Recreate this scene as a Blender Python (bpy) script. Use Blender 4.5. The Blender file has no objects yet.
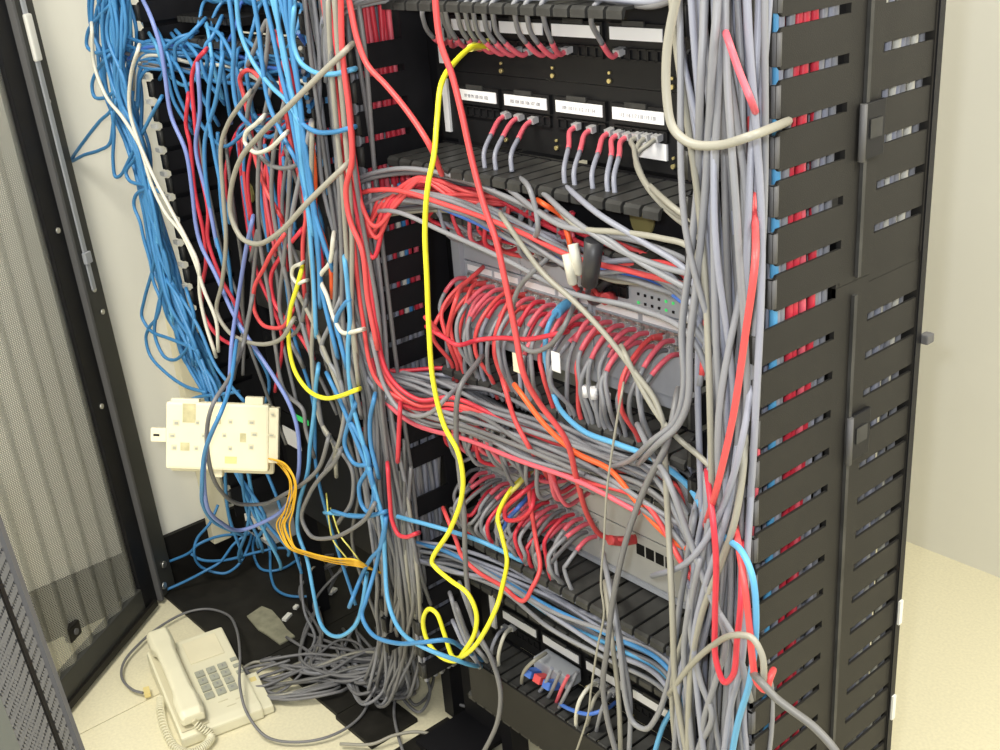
import bpy, bmesh, math, random
from mathutils import Vector, Matrix
random.seed(7)
scn = bpy.context.scene
COL = scn.collection
# ------------------------------------------------------------------ camera
FPX = 1150.0
CAM = Vector((1.37517, -1.04950, 1.53))
RX = Vector((0.65433985, -0.25119208, 0.71326145))     # world X / Y / Z axes seen in camera space
RY = Vector((0.75256877, 0.30864375, -0.58170377))
RZ = Vector((-0.07402431, 0.91741026, 0.39099722))
R3 = Matrix((RX, RY, RZ))
cam_d = bpy.data.cameras.new('camera'); cam = bpy.data.objects.new('camera', cam_d); COL.objects.link(cam)
cam_d.sensor_width = 36.0; cam_d.lens = FPX / 1000.0 * 36.0; cam_d.clip_start = 0.02
cam.matrix_world = Matrix.Translation(CAM) @ R3.to_4x4()
scn.camera = cam
# ------------------------------------------------------------------ world, lamps, exposure
w = bpy.data.worlds.new('room_light'); scn.world = w; w.use_nodes = True
w.node_tree.nodes['Background'].inputs[0].default_value = (1.0, 0.965, 0.87, 1)
w.node_tree.nodes['Background'].inputs[1].default_value = 0.85
def area(name, loc, target, size, power, col, sy=None):
    l = bpy.data.lights.new(name, 'AREA'); l.energy = power; l.color = col; l.size = size
    if sy: l.shape = 'RECTANGLE'; l.size_y = sy
    o = bpy.data.objects.new(name, l); COL.objects.link(o); o.location = loc
    o.rotation_euler = (Vector(target) - Vector(loc)).to_track_quat('-Z', 'Y').to_euler()
    return o
area('ceiling_fluorescent_lamp', (0.2, -1.3, 2.7), (0.2, -1.3, 0), 1.2, 62, (1.0, 0.95, 0.82), 0.6)
area('ceiling_fluorescent_lamp', (1.9, 0.3, 2.7), (1.9, 0.3, 0), 1.2, 56, (1.0, 0.95, 0.82), 0.6)
fl = R3 @ Vector((-0.05, 0.045, 0.0))
area('camera_flash', CAM + fl, CAM + fl + R3 @ Vector((0, 0, -1)), 0.035, 9, (0.93, 0.96, 1.0))
vs = scn.view_settings
vs.view_transform = 'Standard'; vs.look = 'None'; vs.gamma = 1.0; vs.use_curve_mapping = False; vs.exposure = 0.10

# ------------------------------------------------------------------ helpers
def ray(px, py): return R3 @ Vector((px - 500.0, 375.0 - py, -FPX))
def at(px, py, y):
    r = ray(px, py); return CAM + r * ((y - CAM.y) / r.y)
def atx(px, py, x):
    r = ray(px, py); return CAM + r * ((x - CAM.x) / r.x)
def atz(px, py, z=0.0):
    r = ray(px, py); return CAM + r * ((z - CAM.z) / r.z)

def mat(name, col, rough=0.5, metal=0.0, spec=0.5, noise=0.0, nscale=40.0, bump=0.0, bscale=200.0, trans=0.0, emit=None, es=0.0):
    m = bpy.data.materials.new(name); m.use_nodes = True; nt = m.node_tree
    b = nt.nodes['Principled BSDF']
    b.inputs['Base Color'].default_value = (*col, 1); b.inputs['Roughness'].default_value = rough
    b.inputs['Metallic'].default_value = metal; b.inputs['Specular IOR Level'].default_value = spec
    if trans: b.inputs['Transmission Weight'].default_value = trans
    if emit: b.inputs['Emission Color'].default_value = (*emit, 1); b.inputs['Emission Strength'].default_value = es
    tc = None
    if noise or bump:
        tc = nt.nodes.new('ShaderNodeTexCoord')
    if noise:
        n = nt.nodes.new('ShaderNodeTexNoise'); n.inputs['Scale'].default_value = nscale; n.inputs['Detail'].default_value = 5
        nt.links.new(tc.outputs['Object'], n.inputs['Vector'])
        r = nt.nodes.new('ShaderNodeValToRGB')
        r.color_ramp.elements[0].position = 0.3; r.color_ramp.elements[1].position = 0.7
        r.color_ramp.elements[0].color = (*[max(0, c * (1 - noise)) for c in col], 1)
        r.color_ramp.elements[1].color = (*[min(1, c * (1 + noise)) for c in col], 1)
        nt.links.new(n.outputs['Fac'], r.inputs['Fac']); nt.links.new(r.outputs['Color'], b.inputs['Base Color'])
    if bump:
        n2 = nt.nodes.new('ShaderNodeTexNoise'); n2.inputs['Scale'].default_value = bscale
        nt.links.new(tc.outputs['Object'], n2.inputs['Vector'])
        bp = nt.nodes.new('ShaderNodeBump'); bp.inputs['Strength'].default_value = bump; bp.inputs['Distance'].default_value = 0.002
        nt.links.new(n2.outputs['Fac'], bp.inputs['Height']); nt.links.new(bp.outputs['Normal'], b.inputs['Normal'])
    return m

def perforated(name, col, pitch, hole, rough=0.45):
    """sheet metal with a staggered grid of punched round holes (really open)"""
    m = bpy.data.materials.new(name); m.use_nodes = True; nt = m.node_tree; N = nt.nodes.new; L = nt.links.new
    b = nt.nodes['Principled BSDF']; b.inputs['Base Color'].default_value = (*col, 1); b.inputs['Roughness'].default_value = rough
    uv = N('ShaderNodeUVMap'); sep = N('ShaderNodeSeparateXYZ'); L(uv.outputs[0], sep.inputs[0])
    def math_(op, a, bb=None, v=None):
        n = N('ShaderNodeMath'); n.operation = op
        L(a, n.inputs[0])
        if bb is not None: L(bb, n.inputs[1])
        if v is not None: n.inputs[1].default_value = v
        return n.outputs[0]
    u = math_('DIVIDE', sep.outputs[0], v=pitch); v_ = math_('DIVIDE', sep.outputs[1], v=pitch * 0.866)
    row = math_('FLOOR', v_); par = math_('MODULO', row, v=2.0)
    half = math_('MULTIPLY', par, v=0.5); u2 = math_('ADD', u, half)
    fu = math_('SUBTRACT', math_('FRACT', u2), v=0.5)
    fv = math_('MULTIPLY', math_('SUBTRACT', math_('FRACT', v_), v=0.5), v=0.866)
    d = math_('SQRT', math_('ADD', math_('MULTIPLY', fu, fu), math_('MULTIPLY', fv, fv)))
    a = math_('GREATER_THAN', d, v=hole)
    L(a, b.inputs['Alpha'])
    return m

class MB:
    def __init__(s): s.v = []; s.f = []; s.sm = []; s.uv = None
    def quadbox(s, P):      # 8 corner points, order: bottom 4 ccw, top 4 ccw
        n = len(s.v); s.v += [tuple(p) for p in P]
        for q in ((3, 2, 1, 0), (4, 5, 6, 7), (0, 1, 5, 4), (1, 2, 6, 5), (2, 3, 7, 6), (3, 0, 4, 7)):
            s.f.append(tuple(n + i for i in q)); s.sm.append(False)
        return s
    def box(s, a, b):
        x0, y0, z0 = a; x1, y1, z1 = b
        return s.quadbox([(x0, y0, z0), (x1, y0, z0), (x1, y1, z0), (x0, y1, z0), (x0, y0, z1), (x1, y0, z1), (x1, y1, z1), (x0, y1, z1)])
    def obox(s, c, ax, ay, az):     # centre + half axes
        c, ax, ay, az = map(Vector, (c, ax, ay, az))
        return s.quadbox([c - ax - ay - az, c + ax - ay - az, c + ax + ay - az, c - ax + ay - az, c - ax - ay + az, c + ax - ay + az, c + ax + ay + az, c - ax + ay + az])
    def tube(s, pts, r, n=8, cap=True, rfun=None):
        pts = [Vector(p) for p in pts]; base = len(s.v); m = len(pts)
        t0 = (pts[1] - pts[0]).normalized()
        up = Vector((0, 0, 1)) if abs(t0.z) < 0.9 else Vector((1, 0, 0))
        nrm = t0.cross(up).normalized()
        for i, p in enumerate(pts):
            t = (pts[min(i + 1, m - 1)] - pts[max(i - 1, 0)])
            if t.length < 1e-9: t = t0
            t.normalize(); nrm = (nrm - t * nrm.dot(t))
            if nrm.length < 1e-6: nrm = t.orthogonal()
            nrm.normalize(); bi = t.cross(nrm)
            rr = rfun(i / (m - 1)) * r if rfun else r
            for k in range(n):
                a = 2 * math.pi * k / n
                s.v.append(tuple(p + (nrm * math.cos(a) + bi * math.sin(a)) * rr))
        for i in range(m - 1):
            for k in range(n):
                a = base + i * n + k; b = base + i * n + (k + 1) % n
                s.f.append((a, b, b + n, a + n)); s.sm.append(True)
        if cap:
            s.f.append(tuple(base + k for k in range(n))[::-1]); s.sm.append(False)
            s.f.append(tuple(base + (m - 1) * n + k for k in range(n))); s.sm.append(False)
        return s
    def cyl(s, a, b, r, n=10, r2=None):
        return s.tube([a, b], r, n, True, None if r2 is None else (lambda t: 1 + (r2 / r - 1) * t))
    def prism(s, poly, a, b, close=True):     # poly: list of (u,v); a,b functions mapping (u,v)->3D for both ends
        n = len(s.v); k = len(poly)
        s.v += [tuple(a(*p)) for p in poly] + [tuple(b(*p)) for p in poly]
        for i in range(k):
            j = (i + 1) % k; s.f.append((n + i, n + j, n + k + j, n + k + i)); s.sm.append(False)
        if close:
            s.f.append(tuple(range(n + k - 1, n - 1, -1))); s.sm.append(False)
            s.f.append(tuple(range(n + k, n + 2 * k))); s.sm.append(False)
        return s
    def mesh(s, name, m):
        me = bpy.data.meshes.new(name); me.from_pydata(s.v, [], s.f)
        me.polygons.foreach_set('use_smooth', s.sm); me.materials.append(m)
        bm = bmesh.new(); bm.from_mesh(me); bmesh.ops.recalc_face_normals(bm, faces=bm.faces); bm.to_mesh(me); bm.free()
        return me
    def build(s, name, m, parent=None, loc=None, bevel=0.0):
        me = s.mesh(name, m)
        if bevel:
            bm = bmesh.new(); bm.from_mesh(me)
            bmesh.ops.bevel(bm, geom=bm.edges[:], offset=bevel, segments=2, affect='EDGES', profile=0.6)
            bm.to_mesh(me); bm.free()
        return link(name, me, parent, loc)
def link(name, me, parent=None, loc=None):
    o = bpy.data.objects.new(name, me); COL.objects.link(o)
    if parent is not None:
        o.parent = parent
        if loc is None: o.location = -parent_origin(parent)
        else: o.location = loc
    elif loc is not None: o.location = loc
    return o
def parent_origin(p):
    v = Vector((0, 0, 0))
    while p is not None:
        v = v + p.location; p = p.parent
    return v
def empty(name, loc=(0, 0, 0)):
    o = bpy.data.objects.new(name, None); COL.objects.link(o); o.location = loc; o.empty_display_size = 0.05; return o
def tag(o, label=None, cat=None, group=None, kind=None):
    if label: o['label'] = label
    if cat: o['category'] = cat
    if group: o['group'] = group
    if kind: o['kind'] = kind
    return o
def thing(name, loc, label, cat, group=None): return tag(empty(name, loc), label, cat, group)
# a mesh in world coordinates, hung under a thing whose Empty is only translated
# ------------------------------------------------------------------ materials
M = {}
M['black'] = mat('black_powder_coat', (0.011, 0.011, 0.013), 0.42, noise=0.15, nscale=25, bump=0.15, bscale=900, spec=0.18)
M['panel'] = mat('black_brown_powder_coat', (0.021, 0.020, 0.0185), 0.5, noise=0.1, nscale=14, bump=0.2, bscale=700, spec=0.18)
M['edge'] = mat('edge_highlight_grey', (0.11, 0.11, 0.115), 0.45, spec=0.18)  # lighter grey that paints the finger lip highlight; small fittings share it
M['rack'] = mat('rack_black', (0.009, 0.009, 0.011), 0.5, spec=0.18)
M['face'] = mat('patch_panel_black', (0.012, 0.012, 0.013), 0.4, spec=0.18)
M['hole'] = mat('jack_cavity', (0.004, 0.004, 0.005), 0.6, spec=0.18)
M['tray'] = mat('finger_plastic', (0.043, 0.043, 0.042), 0.4, noise=0.3, nscale=30, spec=0.18)
M['doorframe'] = mat('door_frame_grey', (0.05, 0.051, 0.048), 0.4, noise=0.1, nscale=10, spec=0.18)
M['paper'] = mat('white_paper_label', (0.82, 0.82, 0.84), 0.6)
M['ink'] = mat('printed_ink', (0.22, 0.22, 0.25), 0.7)
M['switch'] = mat('grey_switch_metal', (0.36, 0.38, 0.42), 0.4)
M['switch2'] = mat('beige_grey_switch_metal', (0.42, 0.42, 0.40), 0.45)
M['steel'] = mat('steel', (0.6, 0.6, 0.58), 0.3, metal=0.9)
M['brass'] = mat('brass_screw', (0.65, 0.55, 0.25), 0.35, metal=0.7)
M['wall'] = mat('painted_wall', (0.82, 0.81, 0.735), 0.85, spec=0.15, noise=0.03, nscale=2.0, bump=0.1, bscale=150)
M['floor'] = mat('cream_vinyl', (0.73, 0.685, 0.50), 0.55, spec=0.3, noise=0.06, nscale=160)
M['base'] = mat('black_baseboard', (0.012, 0.011, 0.010), 0.45, spec=0.18)
M['floorblack'] = mat('black_base_plate', (0.016, 0.015, 0.013), 0.55, noise=0.25, nscale=30, spec=0.18)
M['plate'] = mat('ivory_plastic', (0.76, 0.71, 0.52), 0.45, noise=0.03, nscale=20)
M['ivory'] = mat('ivory_plastic_dark', (0.62, 0.58, 0.42), 0.5)
M['phone'] = mat('phone_ivory_plastic', (0.74, 0.71, 0.54), 0.4)
M['key'] = mat('phone_key_grey', (0.36, 0.37, 0.31), 0.5)
M['clear'] = mat('clear_plug_plastic', (0.62, 0.62, 0.64), 0.15, spec=0.8, trans=0.35)
M['white'] = mat('white_plastic', (0.75, 0.75, 0.72), 0.45)
M['green'] = mat('green_light', (0.05, 0.6, 0.15), 0.4, emit=(0.1, 1.0, 0.25), es=0.25)
CC = {'g': (0.225, 0.23, 0.255), 'G': (0.165, 0.165, 0.175), 'k': (0.13, 0.13, 0.13), 'l': (0.26, 0.272, 0.335), 'c': (0.285, 0.275, 0.235),
      'r': (0.58, 0.035, 0.06), 'R': (0.64, 0.07, 0.075), 'p': (0.66, 0.11, 0.15), 'o': (0.85, 0.12, 0.03), 'b': (0.05, 0.215, 0.47), 'B': (0.06, 0.16, 0.55),
      's': (0.10, 0.35, 0.62), 'i': (0.17, 0.23, 0.52), 'w': (0.62, 0.61, 0.54), 'y': (0.78, 0.74, 0.03), 'a': (0.80, 0.45, 0.02), 'z': (0.03, 0.03, 0.035), 'Y':(0.70,0.66,0.16)}
CN = {'g': 'grey', 'G': 'grey', 'k': 'dark grey', 'l': 'pale grey', 'c': 'cream-grey', 'r': 'red', 'R': 'red', 'p': 'pinkish red', 'o': 'orange-red', 'b': 'blue', 'B': 'deep blue',
      's': 'sky blue', 'i': 'violet-blue', 'w': 'white', 'y': 'yellow', 'a': 'amber', 'z': 'black', 'Y': 'yellow'}
for k, c in CC.items(): M['c' + k] = mat('cable_' + CN[k].replace(' ', '_'), c, 0.42, spec=0.45)
# ================================================================== THE SETTING
LWX = -1.06; BWY = 1.185
fl_root = tag(empty('floor'), 'cream speckled floor sheet under the racks', None, None, 'structure')
for x0, x1 in ((-3.2, -2.18), (-2.18, -0.68), (-0.68, 0.82), (0.82, 2.32), (2.32, 3.4)):
    MB().box((x0 + 0.0012, -3.0, -0.03), (x1 - 0.0012, 2.2, 0.0)).build('floor_sheet', M['floor'], fl_root)
MB().box((-3.2, -3.0, -0.06), (3.4, 2.2, -0.0305)).build('subfloor', M['key'], fl_root)
wl = MB().box((LWX - 0.1, -3.0, 0), (LWX, BWY + 0.1, 2.9)).build('wall_left', M['wall']); tag(wl, 'cream painted wall behind the blue cables', kind='structure')
wb = MB().box((LWX - 0.1, BWY, 0), (3.4, BWY + 0.1, 2.9)).build('wall_back', M['wall']); tag(wb, 'cream painted wall right of the racks', kind='structure')
bb = MB().box((LWX, -3.0, 0), (LWX + 0.012, BWY, 0.138)).build('baseboard_left', M['base']); tag(bb, 'black baseboard on the cream wall', kind='structure')

M['olive'] = mat('olive_cutout_fill', (0.23, 0.20, 0.075), 0.5)  # flat colour standing in for lit wall seen through oval cut-outs
# ================================================================== VERTICAL CABLE MANAGERS
def finger_mesh(name, length, height, inward, lip=0.0075, m='panel', th=0.0035, rnd=0.005):
    """one comb finger: plate in the y-z plane, rounded front edge and a flange folded inwards (inward = -1 / +1 along x)"""
    b = MB()
    ch = 0.004
    # plate with clipped front corners
    poly = [(ch, 0), (length, 0), (length, height), (ch, height), (0, height - ch), (0, ch)]
    b.prism(poly, lambda u, v: (0, u, v), lambda u, v: (inward * th, u, v))
    # rounded edge (half round) and flange
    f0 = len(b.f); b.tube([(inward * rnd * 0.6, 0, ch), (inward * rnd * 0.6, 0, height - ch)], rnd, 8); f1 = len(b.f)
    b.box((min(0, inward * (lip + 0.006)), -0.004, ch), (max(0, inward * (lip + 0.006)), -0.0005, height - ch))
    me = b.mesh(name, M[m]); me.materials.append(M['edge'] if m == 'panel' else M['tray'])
    for i in range(f0, f1): me.polygons[i].material_index = 1  # lip highlight put into the colour, paler than the plate
    return me
SLOT = 0.0098
def manager_wall(root, x, yf, ys0, ys1, yr, zlist, inward, m='panel', clips=None, pad=(0.02, 0.02), rear=True, skip=()):
    """zlist: z of the slots from top to bottom (fingers lie between)"""
    zt, zb = zlist[0], zlist[-1]
    p = (zt - zb) / (len(zlist) - 1)
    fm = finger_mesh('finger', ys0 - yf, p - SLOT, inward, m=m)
    rm = None
    if rear:
        b = MB().box((min(0, inward * 0.0035), 0, 0), (max(0, inward * 0.0035), yr - ys1, p - SLOT)); rm = b.mesh('rear_finger', M[m])
    for i in range(len(zlist) - 1):
        z1 = zlist[i]; z0 = zlist[i + 1]
        if any(a < (z0 + z1) / 2 < c for a, c in skip): continue
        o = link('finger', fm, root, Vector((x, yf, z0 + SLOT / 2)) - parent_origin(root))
        if rear:
            link('rear_finger', rm, root, Vector((x, ys1, z0 + SLOT / 2 + 0.0015)) - parent_origin(root))
    MB().box((x + min(0, inward * 0.006), ys0, zb - pad[0]), (x + max(0, inward * 0.006), ys1, zt + pad[1])).build('spine', M[m], root)
    if rear:
        MB().box((x + min(0.0015, inward * 0.03), yr, zb - pad[0]), (x + max(0.0015, inward * 0.03), yr + 0.005, zt + pad[1])).build('rear_flange', M[m], root)
    return p
P2S = 0.0487
UZ = [1.393 + P2S * k for k in range(5, -1, -1)] + [1.393 - P2S * k for k in range(1, 7)]       # upper side panel slots
LZ = [1.0945 - 0.0478 * k for k in range(0, 23)]
# --- right hand manager (its slotted side panel faces the camera side)
m2 = thing('vertical_cable_manager', (0.64, 0.0, 0.0), 'tall black slotted cable manager at the right end of the racks', 'cable manager', 'vertical cable managers of the rack row')
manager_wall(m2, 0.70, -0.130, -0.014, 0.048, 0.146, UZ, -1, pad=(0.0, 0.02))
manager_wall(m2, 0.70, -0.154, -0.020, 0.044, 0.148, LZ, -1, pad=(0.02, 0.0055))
for (za, zb, yy) in ((1.105, 1.66, 0.017), (0.04, 1.085, 0.013)):
    MB().box((0.7002, yy - 0.003, za), (0.7045, yy + 0.003, zb)).build('hinge_ridge', M['tray'], m2)
MB().box((0.6942, -0.02, 1.07), (0.6995, 0.15, 1.125)).build('joint_plate', M['panel'], m2)
MB().box((0.694, 0.149, 0.02), (0.7035, 0.160, 1.66)).build('edge_strip', M['black'], m2)
for z, yy in ((1.265, 0.03), (0.905, 0.034)):                                                     # the two door latches
    l = MB().box((0.7005, yy - 0.022, z - 0.03), (0.706, yy + 0.02, z + 0.03)).build('latch', M['black'], m2, bevel=0.0015)
    MB().box((0.7061, yy - 0.01, z - 0.008), (0.7075, yy + 0.012, z + 0.012)).build('latch_button', M['tray'], l)
    MB().cyl((0.7055, yy - 0.022, z - 0.03), (0.7055, yy - 0.022, z + 0.03), 0.004, 8).build('latch_pin', M['edge'], l)
MB().box((0.70, 0.160, 0.98), (0.712, 0.176, 0.992)).build('rear_knob', M['edge'], m2, bevel=0.002)
MB().box((0.694, 0.152, 0.575), (0.7065, 0.1595, 0.612)).build('white_tag', M['white'], m2)
MB().box((0.694, 0.152, 0.415), (0.7065, 0.1595, 0.455)).build('white_tag', M['white'], m2)
IZ = [1.66 - P2S * k for k in range(0, 34)]
manager_wall(m2, 0.585, -0.130, -0.05, 0.0, 0.1, IZ, 1, m='black', rear=False)
MB().box((0.555, 0.0, 0.03), (0.62, 0.012, 1.75)).build('back_channel', M['rack'], m2)
MB().box((0.585, -0.10, 0.0), (0.70, 0.15, 0.02)).build('foot_plate', M['rack'], m2)
# --- manager between the racks
P1S = 0.0455
m1 = thing('vertical_cable_manager', (-0.075, 0.0, 0.0), 'black fingered cable manager between the two racks, stuffed with grey and red cables', 'cable manager', 'vertical cable managers of the rack row')
AZ = [1.298 + P1S * k for k in range(4, -1, -1)] + [1.298 - P1S * k for k in range(1, 24)]
manager_wall(m1, -0.018, -0.136, -0.045, 0.0, 0.1, AZ, -1, m='black', rear=False, skip=((1.345, 1.40), (1.11, 1.165), (0.80, 0.85), (0.62, 0.668), (0.505, 0.55)))
manager_wall(m1, -0.135, -0.136, -0.045, 0.0, 0.1, AZ, 1, m='black', rear=False)
MB().box((-0.13, 0.02, 0.03), (-0.02, 0.03, 1.75)).build('back_channel', M['rack'], m1)
MB().box((-0.135, -0.10, 0.02), (-0.018, 0.10, 0.03)).build('foot_plate', M['rack'], m1)
# --- manager at the far left end
m0 = thing('vertical_cable_manager', (-0.755, 0.0, 0.0), 'black fingered cable manager at the far left beside the white wall, with blue cables', 'cable manager', 'vertical cable managers of the rack row')
manager_wall(m0, -0.70, -0.130, -0.03, 0.02, 0.1, [z for z in AZ if z > 0.30], -1, m='black', rear=False)
MB().box((-0.712, -0.120, 0.31), (-0.708, 0.02, 1.6)).build('slot_blackout_plate', M['rack'], m0)  # added backing that keeps the slots dark against the bright wall
MB().box((-0.80, 0.02, 0.30), (-0.70, 0.03, 1.75)).build('back_channel', M['rack'], m0)
for i in range(4, 21):
    z = AZ[i]
    MB().box((-0.722, -0.138, z - 0.004), (-0.703, -0.132, z + 0.004)).build('white_clip', M['white'], m0)

# ================================================================== RACK FRAMES
def rack(label, x0, x1, grp):
    t = thing('equipment_rack', ((x0 + x1) / 2, 0.03, 0), label, 'rack', grp)
    for xa, xb in ((x0, x0 + 0.03), (x1 - 0.03, x1)):
        MB().box((xa, 0.006, 0.01), (xb, 0.046, 1.8)).build('post', M['rack'], t)
        MB().box((xa, 0.30, 0.01), (xb, 0.34, 1.8)).build('rear_post', M['rack'], t)
    MB().box((x0, 0.27, 0.01), (x1, 0.34, 0.03)).build('base_frame', M['rack'], t)
    MB().box((x0, 0.006, 1.78), (x1, 0.34, 1.8)).build('top_frame', M['rack'], t)
    for z in (0.5, 1.1):
        MB().box((x0 + 0.002, 0.05, z), (x0 + 0.012, 0.30, z + 0.04)).build('side_brace', M['rack'], t)
        MB().box((x1 - 0.012, 0.05, z), (x1 - 0.002, 0.30, z + 0.04)).build('side_brace', M['rack'], t)
    MB().box((x0, 0.341, 0.03), (x1, 0.345, 1.78)).build('rear_panel', M['rack'], t)
    return t
rack('black equipment rack full of red and grey patch leads, right of the middle cable manager', -0.002, 0.535, 'black equipment racks')
rk = rack('black equipment rack behind the blue cables, left of the middle cable manager', -0.692, -0.15, 'black equipment racks')
for px, py in ((213, 103), (213, 123), (250, 193)):  # solid olive discs in place of open oval cut-outs
    q = at(px, py, -0.004); b = MB(); b.prism([(q.x + 0.012 * math.cos(i * math.pi / 4), q.z + 0.020 * math.sin(i * math.pi / 4)) for i in range(8)], lambda u, v: (u, -0.006, v), lambda u, v: (u, -0.001, v)); b.build('cutout_disc', M['olive'], rk)
# black base plates on the floor
for lab, a, b in (('wide black base plate on the floor in front of the white wall', (-1.045, -0.203), (-0.612, 0.34)),
                  ('black base plate on the floor under the grey cable heap', (-0.610, -0.152), (-0.335, 0.34)),
                  ('narrow black base plate strip on the floor at the bottom edge', (-0.333, -0.158), (-0.205, -0.045))):
    pl = MB().box((a[0], a[1], 0.0), (b[0], b[1], 0.009)).build('base_plate', M['floorblack'], bevel=0.001); tag(pl, lab, 'base plate', 'black base plates')
pl = MB().box((-0.165, -0.165, 0.0), (0.56, 0.0, 0.009)).build('base_plate', M['floorblack']); tag(pl, 'black base plate on the floor under the lowest cable duct, with a bolt', 'base plate', 'black base plates')
bp = atz(455, 728, 0.012)
t = thing('base_bolt', (bp.x, bp.y, 0.009), 'olive round bolt head on the black base plate', 'bolt')
MB().cyl((bp.x, bp.y, 0.009), (bp.x, bp.y, 0.016), 0.015, 16).build('washer', M['ivory'], t)
MB().cyl((bp.x, bp.y, 0.016), (bp.x, bp.y, 0.024), 0.009, 6).build('head', M['brass'], t)

# ================================================================== HORIZONTAL CABLE MANAGERS
def hmanager(label, x0, x1, zt, depth, h=0.09, ml='tray', lower=True, backm='rack', lowdepth=None, ears=True, hole=False, n=17, cover=False, oval_disc=False):
    t = thing('horizontal_cable_manager', ((x0 + x1) / 2, 0, zt - h), label, 'cable manager', 'horizontal cable managers')
    if hole:
        # back plate with an oval cut-out near its right end
        bm = bmesh.new(); hx, hz, a, c = hole
        outer = [bm.verts.new((x0, 0, zt - h)), bm.verts.new((x1, 0, zt - h)), bm.verts.new((x1, 0, zt)), bm.verts.new((x0, 0, zt))]
        inner = [bm.verts.new((hx + a * math.cos(q * math.pi / 10), 0, hz + c * math.sin(q * math.pi / 10))) for q in range(20)]
        ed = [bm.edges.new((outer[i], outer[(i + 1) % 4])) for i in range(4)] + [bm.edges.new((inner[i], inner[(i + 1) % 20])) for i in range(20)]
        bmesh.ops.triangle_fill(bm, use_beauty=True, use_dissolve=False, edges=ed)
        me = bpy.data.meshes.new('back_plate'); bm.to_mesh(me); bm.free(); me.materials.append(M[backm])
        link('back_plate', me, t)
    else:
        MB().box((x0, -0.002, zt - h), (x1, 0.004, zt)).build('back_plate', M[backm], t)
    pitch = (x1 - x0 - 0.012) / n
    def fmesh(dep):
        b = MB(); wdt = pitch - 0.005
        b.box((0, -dep + 0.004, -0.0018), (wdt, 0, 0.0018))
        b.prism([(0, 0.0018), (0.004, 0.0018), (0.0, -0.011), (-0.004, -0.011), (-0.004, -0.002)], lambda u, v: (0, -dep + u, v), lambda u, v: (wdt, -dep + u, v))
        return b.mesh('finger', M[ml])
    fm = fmesh(depth)
    for i in range(n): link('finger', fm, t, Vector((x0 + 0.006 + i * pitch + 0.002, -0.002, zt - 0.003)) - parent_origin(t))
    if lower:
        fm2 = fmesh(lowdepth or depth)
        for i in range(n): link('lower_finger', fm2, t, Vector((x0 + 0.006 + i * pitch + 0.002, -0.002, zt - h)) - parent_origin(t))
    if oval_disc:
        q = at(642, 215, -0.004); b = MB(); ring = [(q.x + 0.021 * math.cos(i * math.pi / 10), q.z + 0.030 * math.sin(i * math.pi / 10)) for i in range(20)]
        b.prism(ring, lambda u, v: (u, -0.005, v), lambda u, v: (u, -0.002, v)); b.build('cutout_disc', M['olive'], t)  # olive disc added where the back plate has an oval cut-out
    if cover:
        MB().box((x0 + 0.02, -depth - 0.008, zt - h - 0.006), (x1, -depth - 0.004, zt - 0.002)).build('front_cover', M['panel'], t, bevel=0.0012)
    return t
hmanager('black fingered cable tray at the top, carrying a flat bundle of grey cables', -0.002, 0.47, 1.398, 0.085, h=0.05, lower=False, n=16)
hmanager('black fingered cable tray under the numbered patch panel, with an olive oval', -0.002, 0.535, 1.184, 0.104, h=0.084, n=18, oval_disc=True, lowdepth=0.066)
hmanager('black fingered cable tray between the two switches, under the upper switch', -0.002, 0.535, 0.851, 0.066, h=0.075, n=18)
hmanager('black fingered cable tray under the lower switch, partly bare', -0.002, 0.535, 0.565, 0.080, h=0.088, n=18, lowdepth=0.074)
hmanager('black cable duct with a plain front cover at the bottom of the rack', 0.012, 0.535, 0.300, 0.070, h=0.085, n=22, cover=True)

# ================================================================== PATCH PANELS
def text(body, size, m, parent, loc, rot, name='printed_numbers', sx=1.0):
    cu = bpy.data.curves.new(name, 'FONT'); cu.body = body; cu.size = size; cu.align_x = 'CENTER'; cu.align_y = 'CENTER'; cu.extrude = 0.0002
    o = bpy.data.objects.new(name, cu); COL.objects.link(o)
    dg = bpy.context.evaluated_depsgraph_get(); me = bpy.data.meshes.new_from_object(o.evaluated_get(dg)); me.materials.clear(); me.materials.append(m)
    bpy.data.objects.remove(o); bpy.data.curves.remove(cu)
    o = link(name, me, parent, Vector(loc) - parent_origin(parent)); o.rotation_euler = rot; o.scale = (sx, 1, 1)
    return o
def jack_mesh(m='face', w_=0.0145, h_=0.015):
    b = MB(); a = w_ / 2; c = h_ / 2
    for bx in (((-a, -0.004, -c), (-a + 0.0018, 0.0, c)), ((a - 0.0018, -0.004, -c), (a, 0.0, c)), ((-a, -0.004, c - 0.002), (a, 0.0, c)), ((-a, -0.004, -c), (a, 0.0, -c + 0.002))):
        b.box(*bx)
    b.box((-a + 0.002, -0.0012, -c + 0.002), (a - 0.002, -0.0006, c - 0.002))
    return b.mesh('jack', M[m])
JACK = jack_mesh(); JACK_S = jack_mesh('steel', 0.0135, 0.013)
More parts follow.
